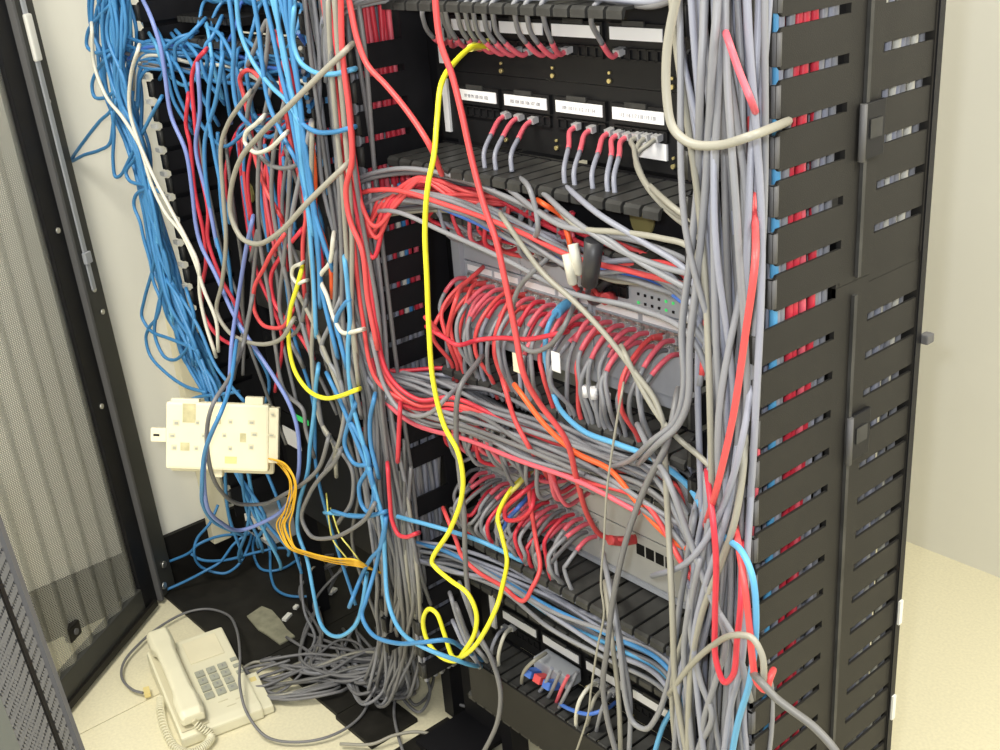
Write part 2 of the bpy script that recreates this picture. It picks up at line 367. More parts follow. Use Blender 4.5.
def patch_panel(label, x0, x1, zt, zb, nums=None, lab=None, jz=None, labels=True):
    t = thing('patch_bay', ((x0 + x1) / 2, 0, zb), label, 'patch panel', 'patch panels')
    MB().box((x0, 0.0, zb + 0.0002), (x1, 0.006, zt - 0.0002)).build('face_plate', M['face'], t)
    for k in range(4):
        xa = 0.052 + k * 0.1027 + x0; xb = xa + 0.085
        if labels:
            MB().box((xa - 0.004, -0.006, lab - 0.013), (xb + 0.004, 0.0, lab + 0.012)).build('module_bezel', M['face'], t)
            ls = MB().box((xa, -0.0075, lab - 0.0075), (xb, -0.006, lab + 0.0075)).build('label_strip', M['paper'], t)
            MB().box((xa + 0.022, -0.0085, lab + 0.009), (xb - 0.028, -0.006, lab + 0.015)).build('label_clip', M['tray'], t)
            if nums:
                text(' '.join(str(nums + k * 6 + j) for j in range(6)), 0.0068, M['ink'], ls, ((xa + xb) / 2, -0.0078, lab - 0.001), (math.pi / 2, 0, 0), sx=0.86)
        for j in range(6):
            link('jack', JACK, t, Vector((xa + 0.0055 + j * 0.0148, 0.0, jz)) - parent_origin(t))
        MB().cyl((xb + 0.0095, -0.004, jz - 0.034), (xb + 0.0095, 0.0, jz - 0.034), 0.0030, 8).build('screw', M['brass'], t)
        MB().cyl((xb + 0.0095, -0.003, jz - 0.024), (xb + 0.0095, 0.0, jz - 0.024), 0.0020, 8).build('screw', M['brass'], t)
    MB().box((x0 + 0.012, -0.004, zb + 0.010), (x0 + 0.024, 0.0, zt - 0.012)).build('side_label', M['paper'], t)
    return t
patch_panel('black patch panel with blank white label strips, just under the top cable tray', 0.0, 0.483, 1.382, 1.2893, None, 1.355, 1.330)
patch_panel('black patch panel with numbered white label strips 97 to 120', 0.0, 0.483, 1.289, 1.190, 97, 1.2585, 1.235)
patch_panel('black patch panel near the floor with white strips, above the covered duct', 0.0, 0.483, 0.470, 0.305, None, 0.362, 0.335)

# ================================================================== SWITCHES
def port_block(parent, xa, xb, z, rows, m='hole', frame='steel'):
    n = int(round((xb - xa) / 0.0145))
    for r in range(rows):
        for i in range(n):
            link('port', JACK_S, parent, Vector((xa + (i + 0.5) * (xb - xa) / n, -0.004, z - r * 0.017)) - parent_origin(parent))
s1 = thing('network_switch', (0.24, 0.0, 0.87), 'big grey modular network switch with rows of red and grey leads', 'network switch', 'network switches')
MB().box((0.012, -0.001, 0.872), (0.483, 0.25, 1.092)).build('chassis', M['switch'], s1, bevel=0.002)
for za, zb in ((0.892, 1.004), (1.006, 1.086)):
    for xa, xb in ((0.030, 0.160), (0.162, 0.305), (0.307, 0.478)):
        c = MB().box((xa, -0.005, za), (xb, -0.001, zb)).build('line_card', M['switch'], s1, bevel=0.001)
        if za < 0.95:
            MB().box((xa + 0.008, -0.0062, zb - 0.014), (xa + (xb - xa) * 0.5, -0.005, zb - 0.005)).build('label_strip', M['paper'], c)
            MB().box((xa + (xb - xa) * 0.55, -0.0062, zb - 0.014), (xb - 0.006, -0.005, zb - 0.005)).build('label_strip', M['paper'], c)
            port_block(c, xa + 0.008, xb - 0.006, zb - 0.024, 2)
        elif xa > 0.3:
            [link('port', JACK, c, Vector((xa + 0.016 + i * 0.0155, -0.0055, 1.040 - r * 0.0165)) - parent_origin(c)) for r in range(2) for i in range(4)]
            for r in range(2):
                for k in range(6): MB().box((xa + 0.085 + k * 0.012, -0.0062, za + 0.006 + r * 0.012), (xa + 0.0885 + k * 0.012, -0.005, za + 0.0095 + r * 0.012)).build('status_light', M['green'] if (r, k) in ((0, 0), (1, 4), (1, 5), (0, 4)) else M['hole'], c)
            MB().box((xb - 0.05, -0.0062, zb - 0.030), (xb - 0.012, -0.005, zb - 0.020)).build('label_strip', M['paper'], c)
        else: port_block(c, xa + 0.008, xb - 0.006, zb - 0.018, 2)
MB().box((0.012, -0.014, 0.872), (0.030, -0.001, 1.086)).build('side_bracket', M['switch'], s1)
s2 = thing('network_switch', (0.24, 0.0, 0.572), 'beige-grey network switch with a bare front panel on its right', 'network switch', 'network switches')
MB().box((0.012, -0.001, 0.574), (0.483, 0.25, 0.760)).build('chassis', M['switch2'], s2, bevel=0.002)
for za, zb in ((0.580, 0.655), (0.657, 0.735)):
    c = MB().box((0.016, -0.005, za), (0.479, -0.001, zb)).build('front_module', M['switch2'], s2, bevel=0.001)
    port_block(c, 0.024, 0.30 if za < 0.6 else 0.33, zb - 0.016, 1)
    port_block(c, 0.024, 0.27, zb - 0.036, 1)
    if za < 0.6:
        for k in range(4):
            MB().box((0.376 + k * 0.0185, -0.0058, 0.622), (0.391 + k * 0.0185, -0.0048, 0.640)).build('empty_port', M['hole'], c)
    else:
        MB().box((0.395, -0.0062, 0.716), (0.435, -0.005, 0.727)).build('label_strip', M['paper'], c)
MB().box((0.012, -0.007, 0.569), (0.483, -0.001, 0.576)).build('bottom_lip', M['switch'], s2)

# ================================================================== LEFT RACK EQUIPMENT
LX0, LX1 = -0.662, -0.178
t = thing('patch_bay', ((LX0 + LX1) / 2, 0, 1.30), 'black patch panel at the top left with a row of blue leads', 'patch panel', 'patch panels')
MB().box((LX0, 0.0, 1.322), (LX1, 0.006, 1.45)).build('face_plate', M['face'], t)
for k in range(24): link('jack', JACK, t, Vector((LX0 + 0.045 + k * 0.0165, 0.0, 1.375)) - parent_origin(t))
q0 = at(179, 18, -0.06); q1 = at(238, 21, -0.06); rb = MB().box((q0.x, -0.060, q0.z - 0.008), (q1.x, -0.001, q0.z + 0.006)).build('ribbed_bar', M['face'], t)
for k in range(14): MB().box((q0.x + (q1.x - q0.x) * (k + 0.15) / 14, -0.0645, q0.z - 0.006), (q0.x + (q1.x - q0.x) * (k + 0.75) / 14, -0.0602, q0.z + 0.004)).build('rib', M['tray'], rb)
hmanager('black cable tray in the left rack carrying blue and white cables', LX0, LX1, 1.318, 0.07, h=0.06, n=16)
t = thing('patch_bay', ((LX0 + LX1) / 2, 0, 1.12), 'black patch panel in the left rack behind red leads', 'patch panel', 'patch panels')
MB().box((LX0, 0.0, 1.115), (LX1, 0.006, 1.255)).build('face_plate', M['face'], t)
for k in range(24): link('jack', JACK, t, Vector((LX0 + 0.045 + k * 0.0165, 0.0, 1.18)) - parent_origin(t))
def cut_panel(label, z0, z1, holes):
    bm = bmesh.new()
    outer = [bm.verts.new((LX0, 0, z0)), bm.verts.new((LX1, 0, z0)), bm.verts.new((LX1, 0, z1)), bm.verts.new((LX0, 0, z1))]
    ed = [bm.edges.new((outer[i], outer[(i + 1) % 4])) for i in range(4)]
    me = bpy.data.meshes.new('blank_panel')
    bmesh.ops.triangle_fill(bm, use_beauty=True, use_dissolve=False, edges=ed)
    r = bmesh.ops.extrude_face_region(bm, geom=bm.faces[:]); bmesh.ops.translate(bm, verts=[v for v in r['geom'] if isinstance(v, bmesh.types.BMVert)], vec=(0, 0.004, 0))
    bmesh.ops.recalc_face_normals(bm, faces=bm.faces)
    bm.to_mesh(me); bm.free(); me.materials.append(M['face']); o = link('blank_panel', me); tag(o, label, 'panel', 'blank panels')
    return o
cut_panel('plain black blanking panel in the left rack behind the hanging leads', 0.925, 1.113, [])
t = thing('network_switch', ((LX0 + LX1) / 2, 0, 0.79), 'dark grey network switch in the left rack behind the yellow lead loop', 'network switch', 'network switches')
MB().box((LX0, -0.012, 0.78), (LX1, 0.22, 0.90)).build('chassis', M['tray'], t, bevel=0.002)
port_block(t, LX0 + 0.05, LX1 - 0.06, 0.875, 2)
t = thing('network_device', ((LX0 + LX1) / 2, 0, 0.56), 'black network device with a white sticker and green light in the left rack', 'network device')
MB().box((LX0, -0.010, 0.55), (LX1, 0.22, 0.72)).build('chassis', M['black'], t, bevel=0.002)
pa = at(291, 437, -0.012)
MB().box((pa.x - 0.03, -0.0125, pa.z - 0.022), (pa.x + 0.035, -0.010, pa.z + 0.018)).build('sticker', M['paper'], t)
pa = at(300, 419, -0.012)
MB().box((pa.x - 0.03, -0.0125, pa.z - 0.006), (pa.x + 0.03, -0.010, pa.z + 0.005)).build('light_bar', M['green'], t)
cut_panel('plain black blanking panel low in the left rack', 0.30, 0.54, [])
# ================================================================== PERFORATED DOORS
def sheet(name, m, parent, O, du, nrm, us, offs, z0, z1, dz=None):
    """vertical corrugated sheet: profile (u, offset) swept from z0 to z1, with metric UVs"""
    O = Vector(O); du = Vector(du); nrm = Vector(nrm); dz = Vector(dz) if dz else Vector((0, 0, 1))
    v = []; uv = []; f = []; L_ = 0
    for i, (u, o) in enumerate(zip(us, offs)):
        if i: L_ += math.hypot(u - us[i - 1], o - offs[i - 1])
        for z in (z0, z1):
            v.append(tuple(O + du * u + nrm * o + dz * z)); uv.append((L_, z))
    for i in range(len(us) - 1): f.append((2 * i, 2 * i + 2, 2 * i + 3, 2 * i + 1))
    me = bpy.data.meshes.new(name); me.from_pydata(v, [], f); me.materials.append(m)
    ul = me.uv_layers.new(name='UVMap')
    for l in me.loops: ul.data[l.index].uv = uv[l.vertex_index]
    o = link(name, me, parent)
    sol = o.modifiers.new('thickness', 'SOLIDIFY'); sol.thickness = 0.0012
    return o
M['perf'] = perforated('perforated_door_sheet', (0.30, 0.30, 0.27), 0.0046, 0.40)
M['perf2'] = perforated('dark_perforated_sheet', (0.10, 0.10, 0.105), 0.0062, 0.30)
D0 = Vector((-1.044, -0.171, 0)); DU = Vector((0.594, -0.805, 0)).normalized(); DN = Vector((0.805, 0.594, 0)).normalized()
ZU = Vector((0, 0, 1)) + DU * 0.037      # the door hangs slightly out of plumb
dr = thing('cabinet_door', D0, 'tall open perforated grey metal cabinet door in front of the white wall', 'door', 'perforated cabinet doors')
def dbox(name, s0, s1, n0, n1, z0, z1, m, bev=0.0, par=None):
    c = D0 + DU * ((s0 + s1) / 2) + DN * ((n0 + n1) / 2) + ZU * ((z0 + z1) / 2)
    b = MB().obox(c, DU * ((s1 - s0) / 2), DN * ((n1 - n0) / 2), ZU * ((z1 - z0) / 2))
    return b.build(name, M[m], par or dr, bevel=bev)
dbox('hinge_stile', 0.0, 0.062, -0.022, 0.012, 0.012, 2.02, 'doorframe', 0.003)
dbox('stile_groove', 0.063, 0.073, -0.018, 0.016, 0.012, 2.02, 'edge', 0.002)
dbox('inner_stile', 0.074, 0.128, -0.020, 0.004, 0.012, 2.02, 'black', 0.002)
dbox('bottom_rail', 0.128, 0.62, -0.020, 0.006, 0.012, 0.085, 'doorframe', 0.003)
dbox('bottom_lip', 0.09, 0.62, 0.0062, 0.014, 0.012, 0.03, 'base', 0.001)
dbox('top_rail', 0.128, 0.62, -0.020, 0.006, 1.95, 2.02, 'doorframe', 0.003)
dbox('outer_stile', 0.62, 0.68, -0.020, 0.006, 0.012, 2.02, 'doorframe', 0.003)
us, of = [], []
for k in range(8):
    s = 0.126 + k * 0.063
    us += [s, s + 0.022, s + 0.030, s + 0.055]; of += [-0.008, 0.002, 0.003, -0.006]
sheet('perforated_sheet', M['perf'], dr, D0, DU, DN, us, of, 0.086, 1.95, ZU)
rod = dbox('lock_rod', 0.030, 0.044, 0.0125, 0.017, 0.80, 2.0, 'switch', 0.002)
dbox('rod_guide', 0.027, 0.048, 0.0125, 0.022, 1.28, 1.37, 'white', 0.004)
dbox('rod_guide', 0.026, 0.048, 0.0125, 0.022, 0.86, 0.885, 'switch', 0.002)
for s, z in ((0.034, 1.20), (0.036, 0.80), (0.026, 0.745), (0.03, 0.09), (0.095, 0.95), (0.10, 0.55), (0.05, 0.042)):
    c = D0 + DU * s + DN * 0.0125 + ZU * z - DN * (0.009 if s > 0.08 else 0)
    MB().cyl(c, c + DN * 0.004, 0.006 if z > 0.1 else 0.009, 10).build('screw', M['steel'], dr)
hp = atz(64, 634, 0.0); # lock latch on the sheet near the bottom
c = D0 + DU * 0.385 - DN * 0.002 + Vector((0, 0, 0.148))
lk = MB().obox(c, DU * 0.020 + Vector((0, 0, 0.0)), DN * 0.008, Vector((0, 0, 0.017))).build('latch', M['base'], dr, bevel=0.003)
MB().cyl(c + DN * 0.008, c + DN * 0.011, 0.007, 10).build('latch_keyhole', M['edge'], lk)
M['stilegrey'] = mat('grey_green_paint', (0.13, 0.14, 0.13), 0.5)
# second leaf, close to the camera in the corner
A = CAM + ray(-12, 518).normalized() * 1.02; B = CAM + ray(70, 742).normalized() * 1.135
dz = (A - B).normalized(); Nn = CAM + ray(12, 742).normalized() * 1.0
k0 = B.z / dz.z; foot = B - dz * k0
du = (Nn - B); du = du - dz * du.dot(dz); wd = du.length; du.normalize(); nn = du.cross(dz).normalized()
if nn.dot(CAM - B) < 0: nn = -nn
d2 = thing('cabinet_door', foot, 'dark ribbed perforated metal door leaf in the bottom left corner', 'door', 'perforated cabinet doors')
us, of = [], []
nseg = 26
for k in range(nseg * 2 + 1):
    us.append(wd * k / (nseg * 2)); of.append(0.0022 if k % 2 else 0.0)
sh = sheet('perforated_sheet', M['perf2'], d2, foot, du, nn, us, of, 0.02, 1.15, dz)
mb = MB(); mb.obox(foot + dz * 0.585 - du * 0.006, du * 0.005, nn * 0.006, dz * 0.57); mb.build('edge_bead', M['edge'], d2)
mb = MB(); mb.obox(foot + dz * 0.585 + du * wd * 0.30, du * 0.004, nn * 0.004, dz * 0.57); mb.build('seam', M['base'], d2)
mb = MB(); mb.obox(foot + dz * 0.585 + du * (wd + 0.03) , du * 0.03, nn * 0.004, dz * 0.57); mb.build('stile', M['stilegrey'], d2)
mesh_hole = MB()
for k in range(70):
    z = 0.25 + k * 0.0085; c = foot + dz * z + du * wd * 0.62 + nn * 0.0034
    mesh_hole.obox(c, du * 0.0035, nn * 0.0004, dz * 0.0026)
hr = mesh_hole.build('hole_row', M['hole'], d2); hr['kind'] = 'stuff'

# ================================================================== IVORY MOUNTING BOX held up by cables
bc = at(222, 438, -0.27); Dd = (bc - CAM).dot(R3 @ Vector((0, 0, -1))); pm = Dd / FPX
e1 = (R3 @ Vector((1, -0.035, 0))).normalized(); e2 = (R3 @ Vector((0.02, 1, 0.10))); e2 = (e2 - e1 * e2.dot(e1)).normalized(); e3 = e1.cross(e2).normalized()
bx = thing('mounting_box', bc, 'ivory plastic mounting box hanging in the cables in front of the left rack', 'plastic box')
def bq(name, px, py, w_, h_, d0, d1, m, bev=0.0, par=None):
    c = bc + e1 * ((px - 222) * pm) - e2 * ((py - 438) * pm) + e3 * ((d0 + d1) / 2)
    return MB().obox(c, e1 * (w_ * pm / 2), e2 * (h_ * pm / 2), e3 * ((d1 - d0) / 2)).build(name, M[m], par or bx, bevel=bev)
bq('body', 217, 437, 103, 68, -0.022, 0.0, 'plate', 0.005)
bq('back_rim', 219, 441, 106, 70, -0.034, -0.0225, 'ivory', 0.006)
lug = bq('lug', 157, 438, 16, 14, -0.02, -0.008, 'plate', 0.002); bq('lug_slot', 155, 438, 6, 2, -0.008, -0.0072, 'hole', par=lug)
bq('lug', 184, 404, 28, 8, -0.02, -0.004, 'plate', 0.002); bq('lug', 253, 401, 18, 10, -0.02, -0.004, 'plate', 0.002)
bq('lug', 270, 434, 16, 56, -0.02, -0.003, 'plate', 0.002); bq('lug', 215, 475, 12, 9, -0.03, -0.012, 'plate', 0.002)
for x, y, w_, h_ in ((176, 424, 6, 5), (197, 423, 4, 4), (172, 437, 6, 4), (203, 436, 3, 4), (174, 449, 5, 5), (196, 449, 4, 4), (230, 421, 4, 4), (251, 421, 6, 4), (224, 435, 4, 4), (254, 433, 6, 4), (230, 448, 4, 4), (251, 446, 5, 5), (271, 433, 6, 2), (272, 412, 4, 3)):
    bq('screw_hole', x, y, w_, h_, 0.0002, 0.0009, 'ivory'); bq('screw_recess', x + 0.4, y + 0.5, w_ * 0.6, h_ * 0.5, 0.0009, 0.0013, 'key')
M['stain'] = mat('old_adhesive', (0.50, 0.46, 0.27), 0.7, noise=0.2, nscale=60); M['tape'] = mat('yellow_tape', (0.72, 0.60, 0.26), 0.6)
for x, y, w_, h_, m in ((189, 414, 13, 19, 'stain'), (185, 448, 9, 8, 'stain'), (243, 437, 6, 9, 'stain'), (218, 420, 5, 8, 'stain'), (231, 460, 12, 7, 'tape')):
    bq('adhesive_patch', x, y, w_, h_, 0.0001, 0.0006, m)

# cable trunking on the left wall and a socket box
tk = MB().box((LWX + 0.0125, -0.052, 0.08), (LWX + 0.042, -0.005, 0.72)).build('wall_trunking', M['plate'], bevel=0.002); tag(tk, 'cream plastic trunking running down the wall under the ivory box', 'trunking')
sp = at(256, 526, -0.06)
sk = thing('socket_box', (sp.x, sp.y, sp.z), 'small grey socket box with blue plugs, below the ivory box', 'socket box')
MB().box((sp.x - 0.05, sp.y, sp.z - 0.035), (sp.x + 0.05, sp.y + 0.09, sp.z + 0.035)).build('body', M['switch'], sk, bevel=0.004)
MB().box((sp.x - 0.042, sp.y - 0.004, sp.z - 0.02), (sp.x + 0.042, sp.y, sp.z + 0.02)).build('socket_plate', M['white'], sk, bevel=0.001)
for k in range(4): MB().box((sp.x - 0.035 + k * 0.019, sp.y - 0.012, sp.z - 0.012), (sp.x - 0.022 + k * 0.019, sp.y - 0.004, sp.z + 0.002)).build('socket', M['hole'], sk)

# ================================================================== TELEPHONE
PZ = 0.042
TL = atz(147, 657, PZ); TR = atz(222, 631, PZ); BL = atz(180, 733, PZ)
V = TR - TL; U = BL - TL; V.z = U.z = 0
un = U.normalized(); vn = (V - un * V.dot(un)).normalized(); lu = U.length; lv = V.dot(vn)
ph = thing('telephone', (TL.x, TL.y, 0), 'ivory desk telephone with keypad lying on the cream floor', 'telephone')
def ps(a, b, z): return Vector((TL.x, TL.y, 0)) + un * (a * lu) + vn * (b * lv) + Vector((0, 0, z))
def top(a): return 0.060 - 0.030 * a
def pblock(name, a0, a1, b0, b1, h0, h1, m, bev=0.0, par=None):     # block on the sloping top surface, h0/h1 heights above it
    P = [ps(a0, b0, top(a0) + h0), ps(a1, b0, top(a1) + h0), ps(a1, b1, top(a1) + h0), ps(a0, b1, top(a0) + h0), ps(a0, b0, top(a0) + h1), ps(a1, b0, top(a1) + h1), ps(a1, b1, top(a1) + h1), ps(a0, b1, top(a0) + h1)]
    return MB().quadbox(P).build(name, M[m], par or ph, bevel=bev)
b = MB(); prof = [(0.0, 0.002), (1.0, 0.002), (1.0, 0.026), (0.93, top(0.93)), (0.03, top(0.03)), (0.0, 0.05)]
b.prism(prof, lambda a, z: ps(a, 0.0, z), lambda a, z: ps(a, 1.0, z)); b.build('body', M['phone'], ph, bevel=0.004)
b = MB(); b.prism([(0.55, 0.002), (0.98, 0.002), (0.98, 0.02), (0.6, 0.034)], lambda a, z: ps(a, 1.0, z), lambda a, z: ps(a, 1.14, z)); b.build('side_wing', M['phone'], ph, bevel=0.003)
pblock('handset_cradle', 0.02, 0.96, 0.03, 0.36, 0.0004, 0.0016, 'ivory')
pblock('label_window', 0.08, 0.33, 0.44, 0.88, 0.0004, 0.0022, 'plate', 0.001)
for r in range(4):
    for k in range(3):
        a = 0.468 + r * 0.082; bb_ = 0.49 + k * 0.146
        ky = pblock('key', a - 0.030, a + 0.030, bb_ - 0.055, bb_ + 0.055, 0.0004, 0.005, 'key', 0.001)
        text('123456789*0#'[r * 3 + k], 0.009, M['ink'], ky, ps(a, bb_, top(a) + 0.0052), (0, 0, math.atan2(vn.y, vn.x)), name='key_number')
for r in range(3): pblock('side_key', 0.42 + r * 0.075, 0.45 + r * 0.075, 0.90, 0.985, 0.0004, 0.004, 'key', 0.0008)
pblock('orange_sticker', 0.62, 0.69, 1.02, 1.10, -0.009, -0.0083, 'tape')
for (a, bb_) in ((0.80, 0.55), (0.83, 0.75), (0.87, 0.62)): pblock('speaker_slot', a, a + 0.008, bb_, bb_ + 0.12, 0.0004, 0.0009, 'ivory')
hs = MB(); pts = []; 
hz = lambda a: top(a) + 0.020
def hsec(a, hw, hh, dz_): return [ps(a, 0.195 + s_ * hw, top(max(a, 0)) + dz_ + q * hh) for s_, q in ((-1, -0.6), (1, -0.6), (1, 0.5), (0.7, 1), (-0.7, 1), (-1, 0.5))]
secs = [hsec(-0.05, 0.13, 0.012, 0.020), hsec(0.0, 0.15, 0.019, 0.022), hsec(0.14, 0.155, 0.019, 0.022), hsec(0.24, 0.12, 0.011, 0.032), hsec(0.5, 0.115, 0.010, 0.035), hsec(0.70, 0.12, 0.011, 0.032), hsec(0.78, 0.155, 0.019, 0.023), hsec(0.92, 0.15, 0.018, 0.022), hsec(0.96, 0.13, 0.012, 0.020)]
for s_ in secs: hs.v += [tuple(p) for p in s_]
for i in range(len(secs) - 1):
    for k in range(6):
        hs.f.append((i * 6 + k, i * 6 + (k + 1) % 6, (i + 1) * 6 + (k + 1) % 6, (i + 1) * 6 + k)); hs.sm.append(False)
hs.f.append(tuple(range(6))[::-1]); hs.f.append(tuple((len(secs) - 1) * 6 + k for k in range(6))); hs.sm += [False, False]
ho = hs.build('handset', M['phone'], ph, bevel=0.003)
MB().cyl(ps(0.955, 0.195, 0.048), ps(0.975, 0.195, 0.047), 0.006, 8).build('cord_socket', M['ivory'], ho)
# coiled handset cord
mid = [ps(0.98, 0.20, 0.045), ps(1.04, 0.33, 0.018), ps(1.10, 0.22, 0.014), ps(1.12, 0.05, 0.014), ps(1.02, -0.08, 0.014), ps(0.80, -0.12, 0.014), ps(0.55, -0.08, 0.014), ps(0.42, -0.02, 0.016)]
# ================================================================== CABLES
def crom(P, per=9):
    P = [Vector(p) for p in P]
    if len(P) < 3: return [P[0].lerp(P[-1], i / per) for i in range(per + 1)]
    Q = [P[0] * 2 - P[1]] + P + [P[-1] * 2 - P[-2]]; out = []
    for i in range(1, len(Q) - 2):
        p0, p1, p2, p3 = Q[i - 1:i + 3]
        # centripetal parametrisation keeps the bends tidy
        t0 = 0; t1 = t0 + max((p1 - p0).length, 1e-5) ** 0.5; t2 = t1 + max((p2 - p1).length, 1e-5) ** 0.5; t3 = t2 + max((p3 - p2).length, 1e-5) ** 0.5
        for k in range(per):
            t = t1 + (t2 - t1) * k / per
            a1 = p0 * ((t1 - t) / (t1 - t0)) + p1 * ((t - t0) / (t1 - t0)); a2 = p1 * ((t2 - t) / (t2 - t1)) + p2 * ((t - t1) / (t2 - t1)); a3 = p2 * ((t3 - t) / (t3 - t2)) + p3 * ((t - t2) / (t3 - t2))
            b1 = a1 * ((t2 - t) / (t2 - t0)) + a2 * ((t - t0) / (t2 - t0)); b2 = a2 * ((t3 - t) / (t3 - t1)) + a3 * ((t - t1) / (t3 - t1))
            out.append(b1 * ((t2 - t) / (t2 - t1)) + b2 * ((t - t1) / (t2 - t1)))
    out.append(P[-1]); return out
# coiled telephone cord
path = crom(mid, 60); coil = []
n_ = len(path)
for i, p in enumerate(path):
    t = (path[min(i + 1, n_ - 1)] - path[max(i - 1, 0)]).normalized(); up = Vector((0, 0, 1)); s_ = t.cross(up).normalized(); u_ = s_.cross(t)
    a = i * 0.78; coil.append(p + (s_ * math.cos(a) + u_ * math.sin(a)) * 0.0075)
MB().tube(crom(coil, 2), 0.0016, 5).build('coiled_cord', M['phone'], ph)

def P3(s):
    out = []
    for tok in s.split():
        a = tok.split(',')
        px, py = float(a[0]), float(a[1]); d = a[2]
        if d[0] == 'f': out.append(atz(px, py, 0.014 + (float(d[1:]) if len(d) > 1 else 0)))
        elif d[0] == 'x': out.append(atx(px, py, float(d[1:])))
        else: out.append(at(px, py, float(d)))
    return out
RAD = 0.0040
def cable(col, pts, label, group=None, r=RAD, name='cable', per=8):
    if isinstance(pts, str): pts = P3(pts)
    o = MB().tube(crom(pts, per), r * 0.88, 8).build(name, M['c' + col]); tag(o, label, 'cable', group); return o
ORD = 'first second third fourth fifth sixth seventh eighth ninth tenth eleventh twelfth thirteenth fourteenth fifteenth sixteenth seventeenth eighteenth nineteenth twentieth'.split()
def ordn(i):
    if i < 20: return ORD[i]
    if i < 29: return 'twenty-' + ORD[i - 20]
    if i == 29: return 'thirtieth'
    if i < 39: return 'thirty-' + ORD[i - 30]
    return 'fortieth'
def rank(items, fmt):
    """items: (object, sort key); each gets its own label by its order in the row"""
    for i, (o, k) in enumerate(sorted(items, key=lambda t: t[1])): o['label'] = fmt.replace('#', ordn(i)).replace('@', o['label'])
def tuck(P, a=0.012, b=0.07):
    """lead both ends away into the tangle behind instead of stopping in the air"""
    P = [Vector(p) for p in P]; out = list(P)
    for e, n in ((0, 1), (-1, -2)):
        t = (P[e] - P[n]).normalized(); v = (P[e] - CAM).normalized()
        ext = [P[e] + t * a + v * b * 0.35, P[e] + t * a + v * b]
        out = (ext[::-1] + out) if e == 0 else (out + ext)
    return out
def plug(parent, p, d, boot=None, bl=0.022, r=RAD, body=True):
    """RJ45 plug at p pointing along d, with a coloured boot behind it"""
    d = Vector(d).normalized(); s = d.cross(Vector((0, 0, 1)))
    if s.length < 0.1: s = Vector((1, 0, 0))
    s.normalize(); u = s.cross(d)
    if body: MB().obox(p + d * 0.004, s * 0.0056, d * 0.009, u * 0.0042).build('plug', M['clear'], parent)
def lead(col, pts, label, group, sleeve=None, sl=0.35, r=0.0033, clear=True, boot=None):
    """patch lead: pts[0] is in the jack.  Empty > jacket, (sleeve), plug"""
    if isinstance(pts, str): pts = P3(pts)
    c = crom(pts, 7); e = thing('patch_lead', c[0], label, 'patch lead', group)
    k = max(2, int(len(c) * sl)) if sleeve else 0
    d = (c[0] - c[1]).normalized()
    if sleeve:
        MB().tube(c[:k + 1], r * 1.08, 8).build('sleeve', M['c' + sleeve], e); MB().tube(c[k:], r, 8).build('jacket', M['c' + col], e)
    else: MB().tube(c, r, 8).build('jacket', M['c' + col], e)
    if boot:
        m_ = max(3, len(c) // 5)
        MB().tube(c[:m_], r * 1.75, 8, True, lambda t: 1.0 - 0.35 * t).build('boot', M['c' + boot], e)
    if clear: plug(e, c[0], Vector((0, 1, 0)) * 0.5 + d * 0.5)
    return e
rnd = random.Random(11)
def wander(ctrl, amp, n=None):
    off = Vector((rnd.uniform(-1, 1) * amp[0], rnd.uniform(-1, 1) * amp[1], rnd.uniform(-1, 1) * amp[2])); out = []
    for p in ctrl:
        j = Vector((rnd.uniform(-1, 1) * amp[0], rnd.uniform(-1, 1) * amp[1], rnd.uniform(-1, 1) * amp[2]))
        out.append(Vector(p) + off * 0.65 + j * 0.5)
    return out
def pick(s): return rnd.choice(s)
def stuff(name, label, cat, paths, r=RAD):
    """packed cables nobody could count: one object, several colours"""
    v = MB(); mats = []; idx = []
    for col, p in paths:
        n0 = len(v.f); v.tube(crom(p, 6), r, 7)
        if col not in mats: mats.append(col)
        idx += [mats.index(col)] * (len(v.f) - n0)
    me = bpy.data.meshes.new(name); me.from_pydata(v.v, [], v.f); me.polygons.foreach_set('use_smooth', v.sm)
    for c in mats: me.materials.append(M['c' + c])
    me.polygons.foreach_set('material_index', idx)
    o = link(name, me); tag(o, label, cat, None, 'stuff'); return o

# ---- packed inside the managers, seen through the slots
paths = []
for k, c in enumerate('slgrrprglg'):
    y = -0.116 + k * 0.0098
    paths.append((c, [(0.690 - rnd.uniform(0, 0.004), y + rnd.uniform(-0.008, 0.008), 1.66 - i * 0.2) for i in range(9)]))
for k, c in enumerate('glrpbrggl'):
    y = -0.120 + k * 0.0106
    paths.append((c, [(0.680 - rnd.uniform(0, 0.004), y + rnd.uniform(-0.008, 0.008), 1.66 - i * 0.2) for i in range(9)]))
for k, c in enumerate('wglwlgwg'):
    y = 0.058 + k * 0.0112
    paths.append((c, [(0.690 - rnd.uniform(0, 0.006), y + rnd.uniform(-0.011, 0.011), 1.66 - i * 0.2) for i in range(9)]))
stuff('packed_cables', 'grey, red and blue cables packed inside the slotted right manager', 'cables', paths, 0.0046)
paths = []
for k in range(9):
    y = -0.124 + k * 0.0092; hi = 'grlrprrrp'[k]; lo = 'lgglrwbrp'[k]; lo2 = 'lglgGlglG'[k]
    x = lambda: -0.032 - rnd.uniform(0, 0.004)
    paths.append((hi, [(x(), y + rnd.uniform(-.004, .004), z) for z in (1.5, 1.4, 1.28, 1.18, 1.12)]))
    paths.append((lo, [(x(), y + rnd.uniform(-.004, .004), z) for z in (1.13, 1.05, 0.97, 0.9)]))
    paths.append((lo2, [(x(), y + rnd.uniform(-.006, .006), z) for z in (0.9, 0.8, 0.7, 0.6, 0.45, 0.3, 0.24)]))
    paths.append(('glGlGglGl'[k], [(x() - 0.012, y + rnd.uniform(-.006, .006), z) for z in (1.5, 1.2, 0.9, 0.6, 0.3, 0.24)]))
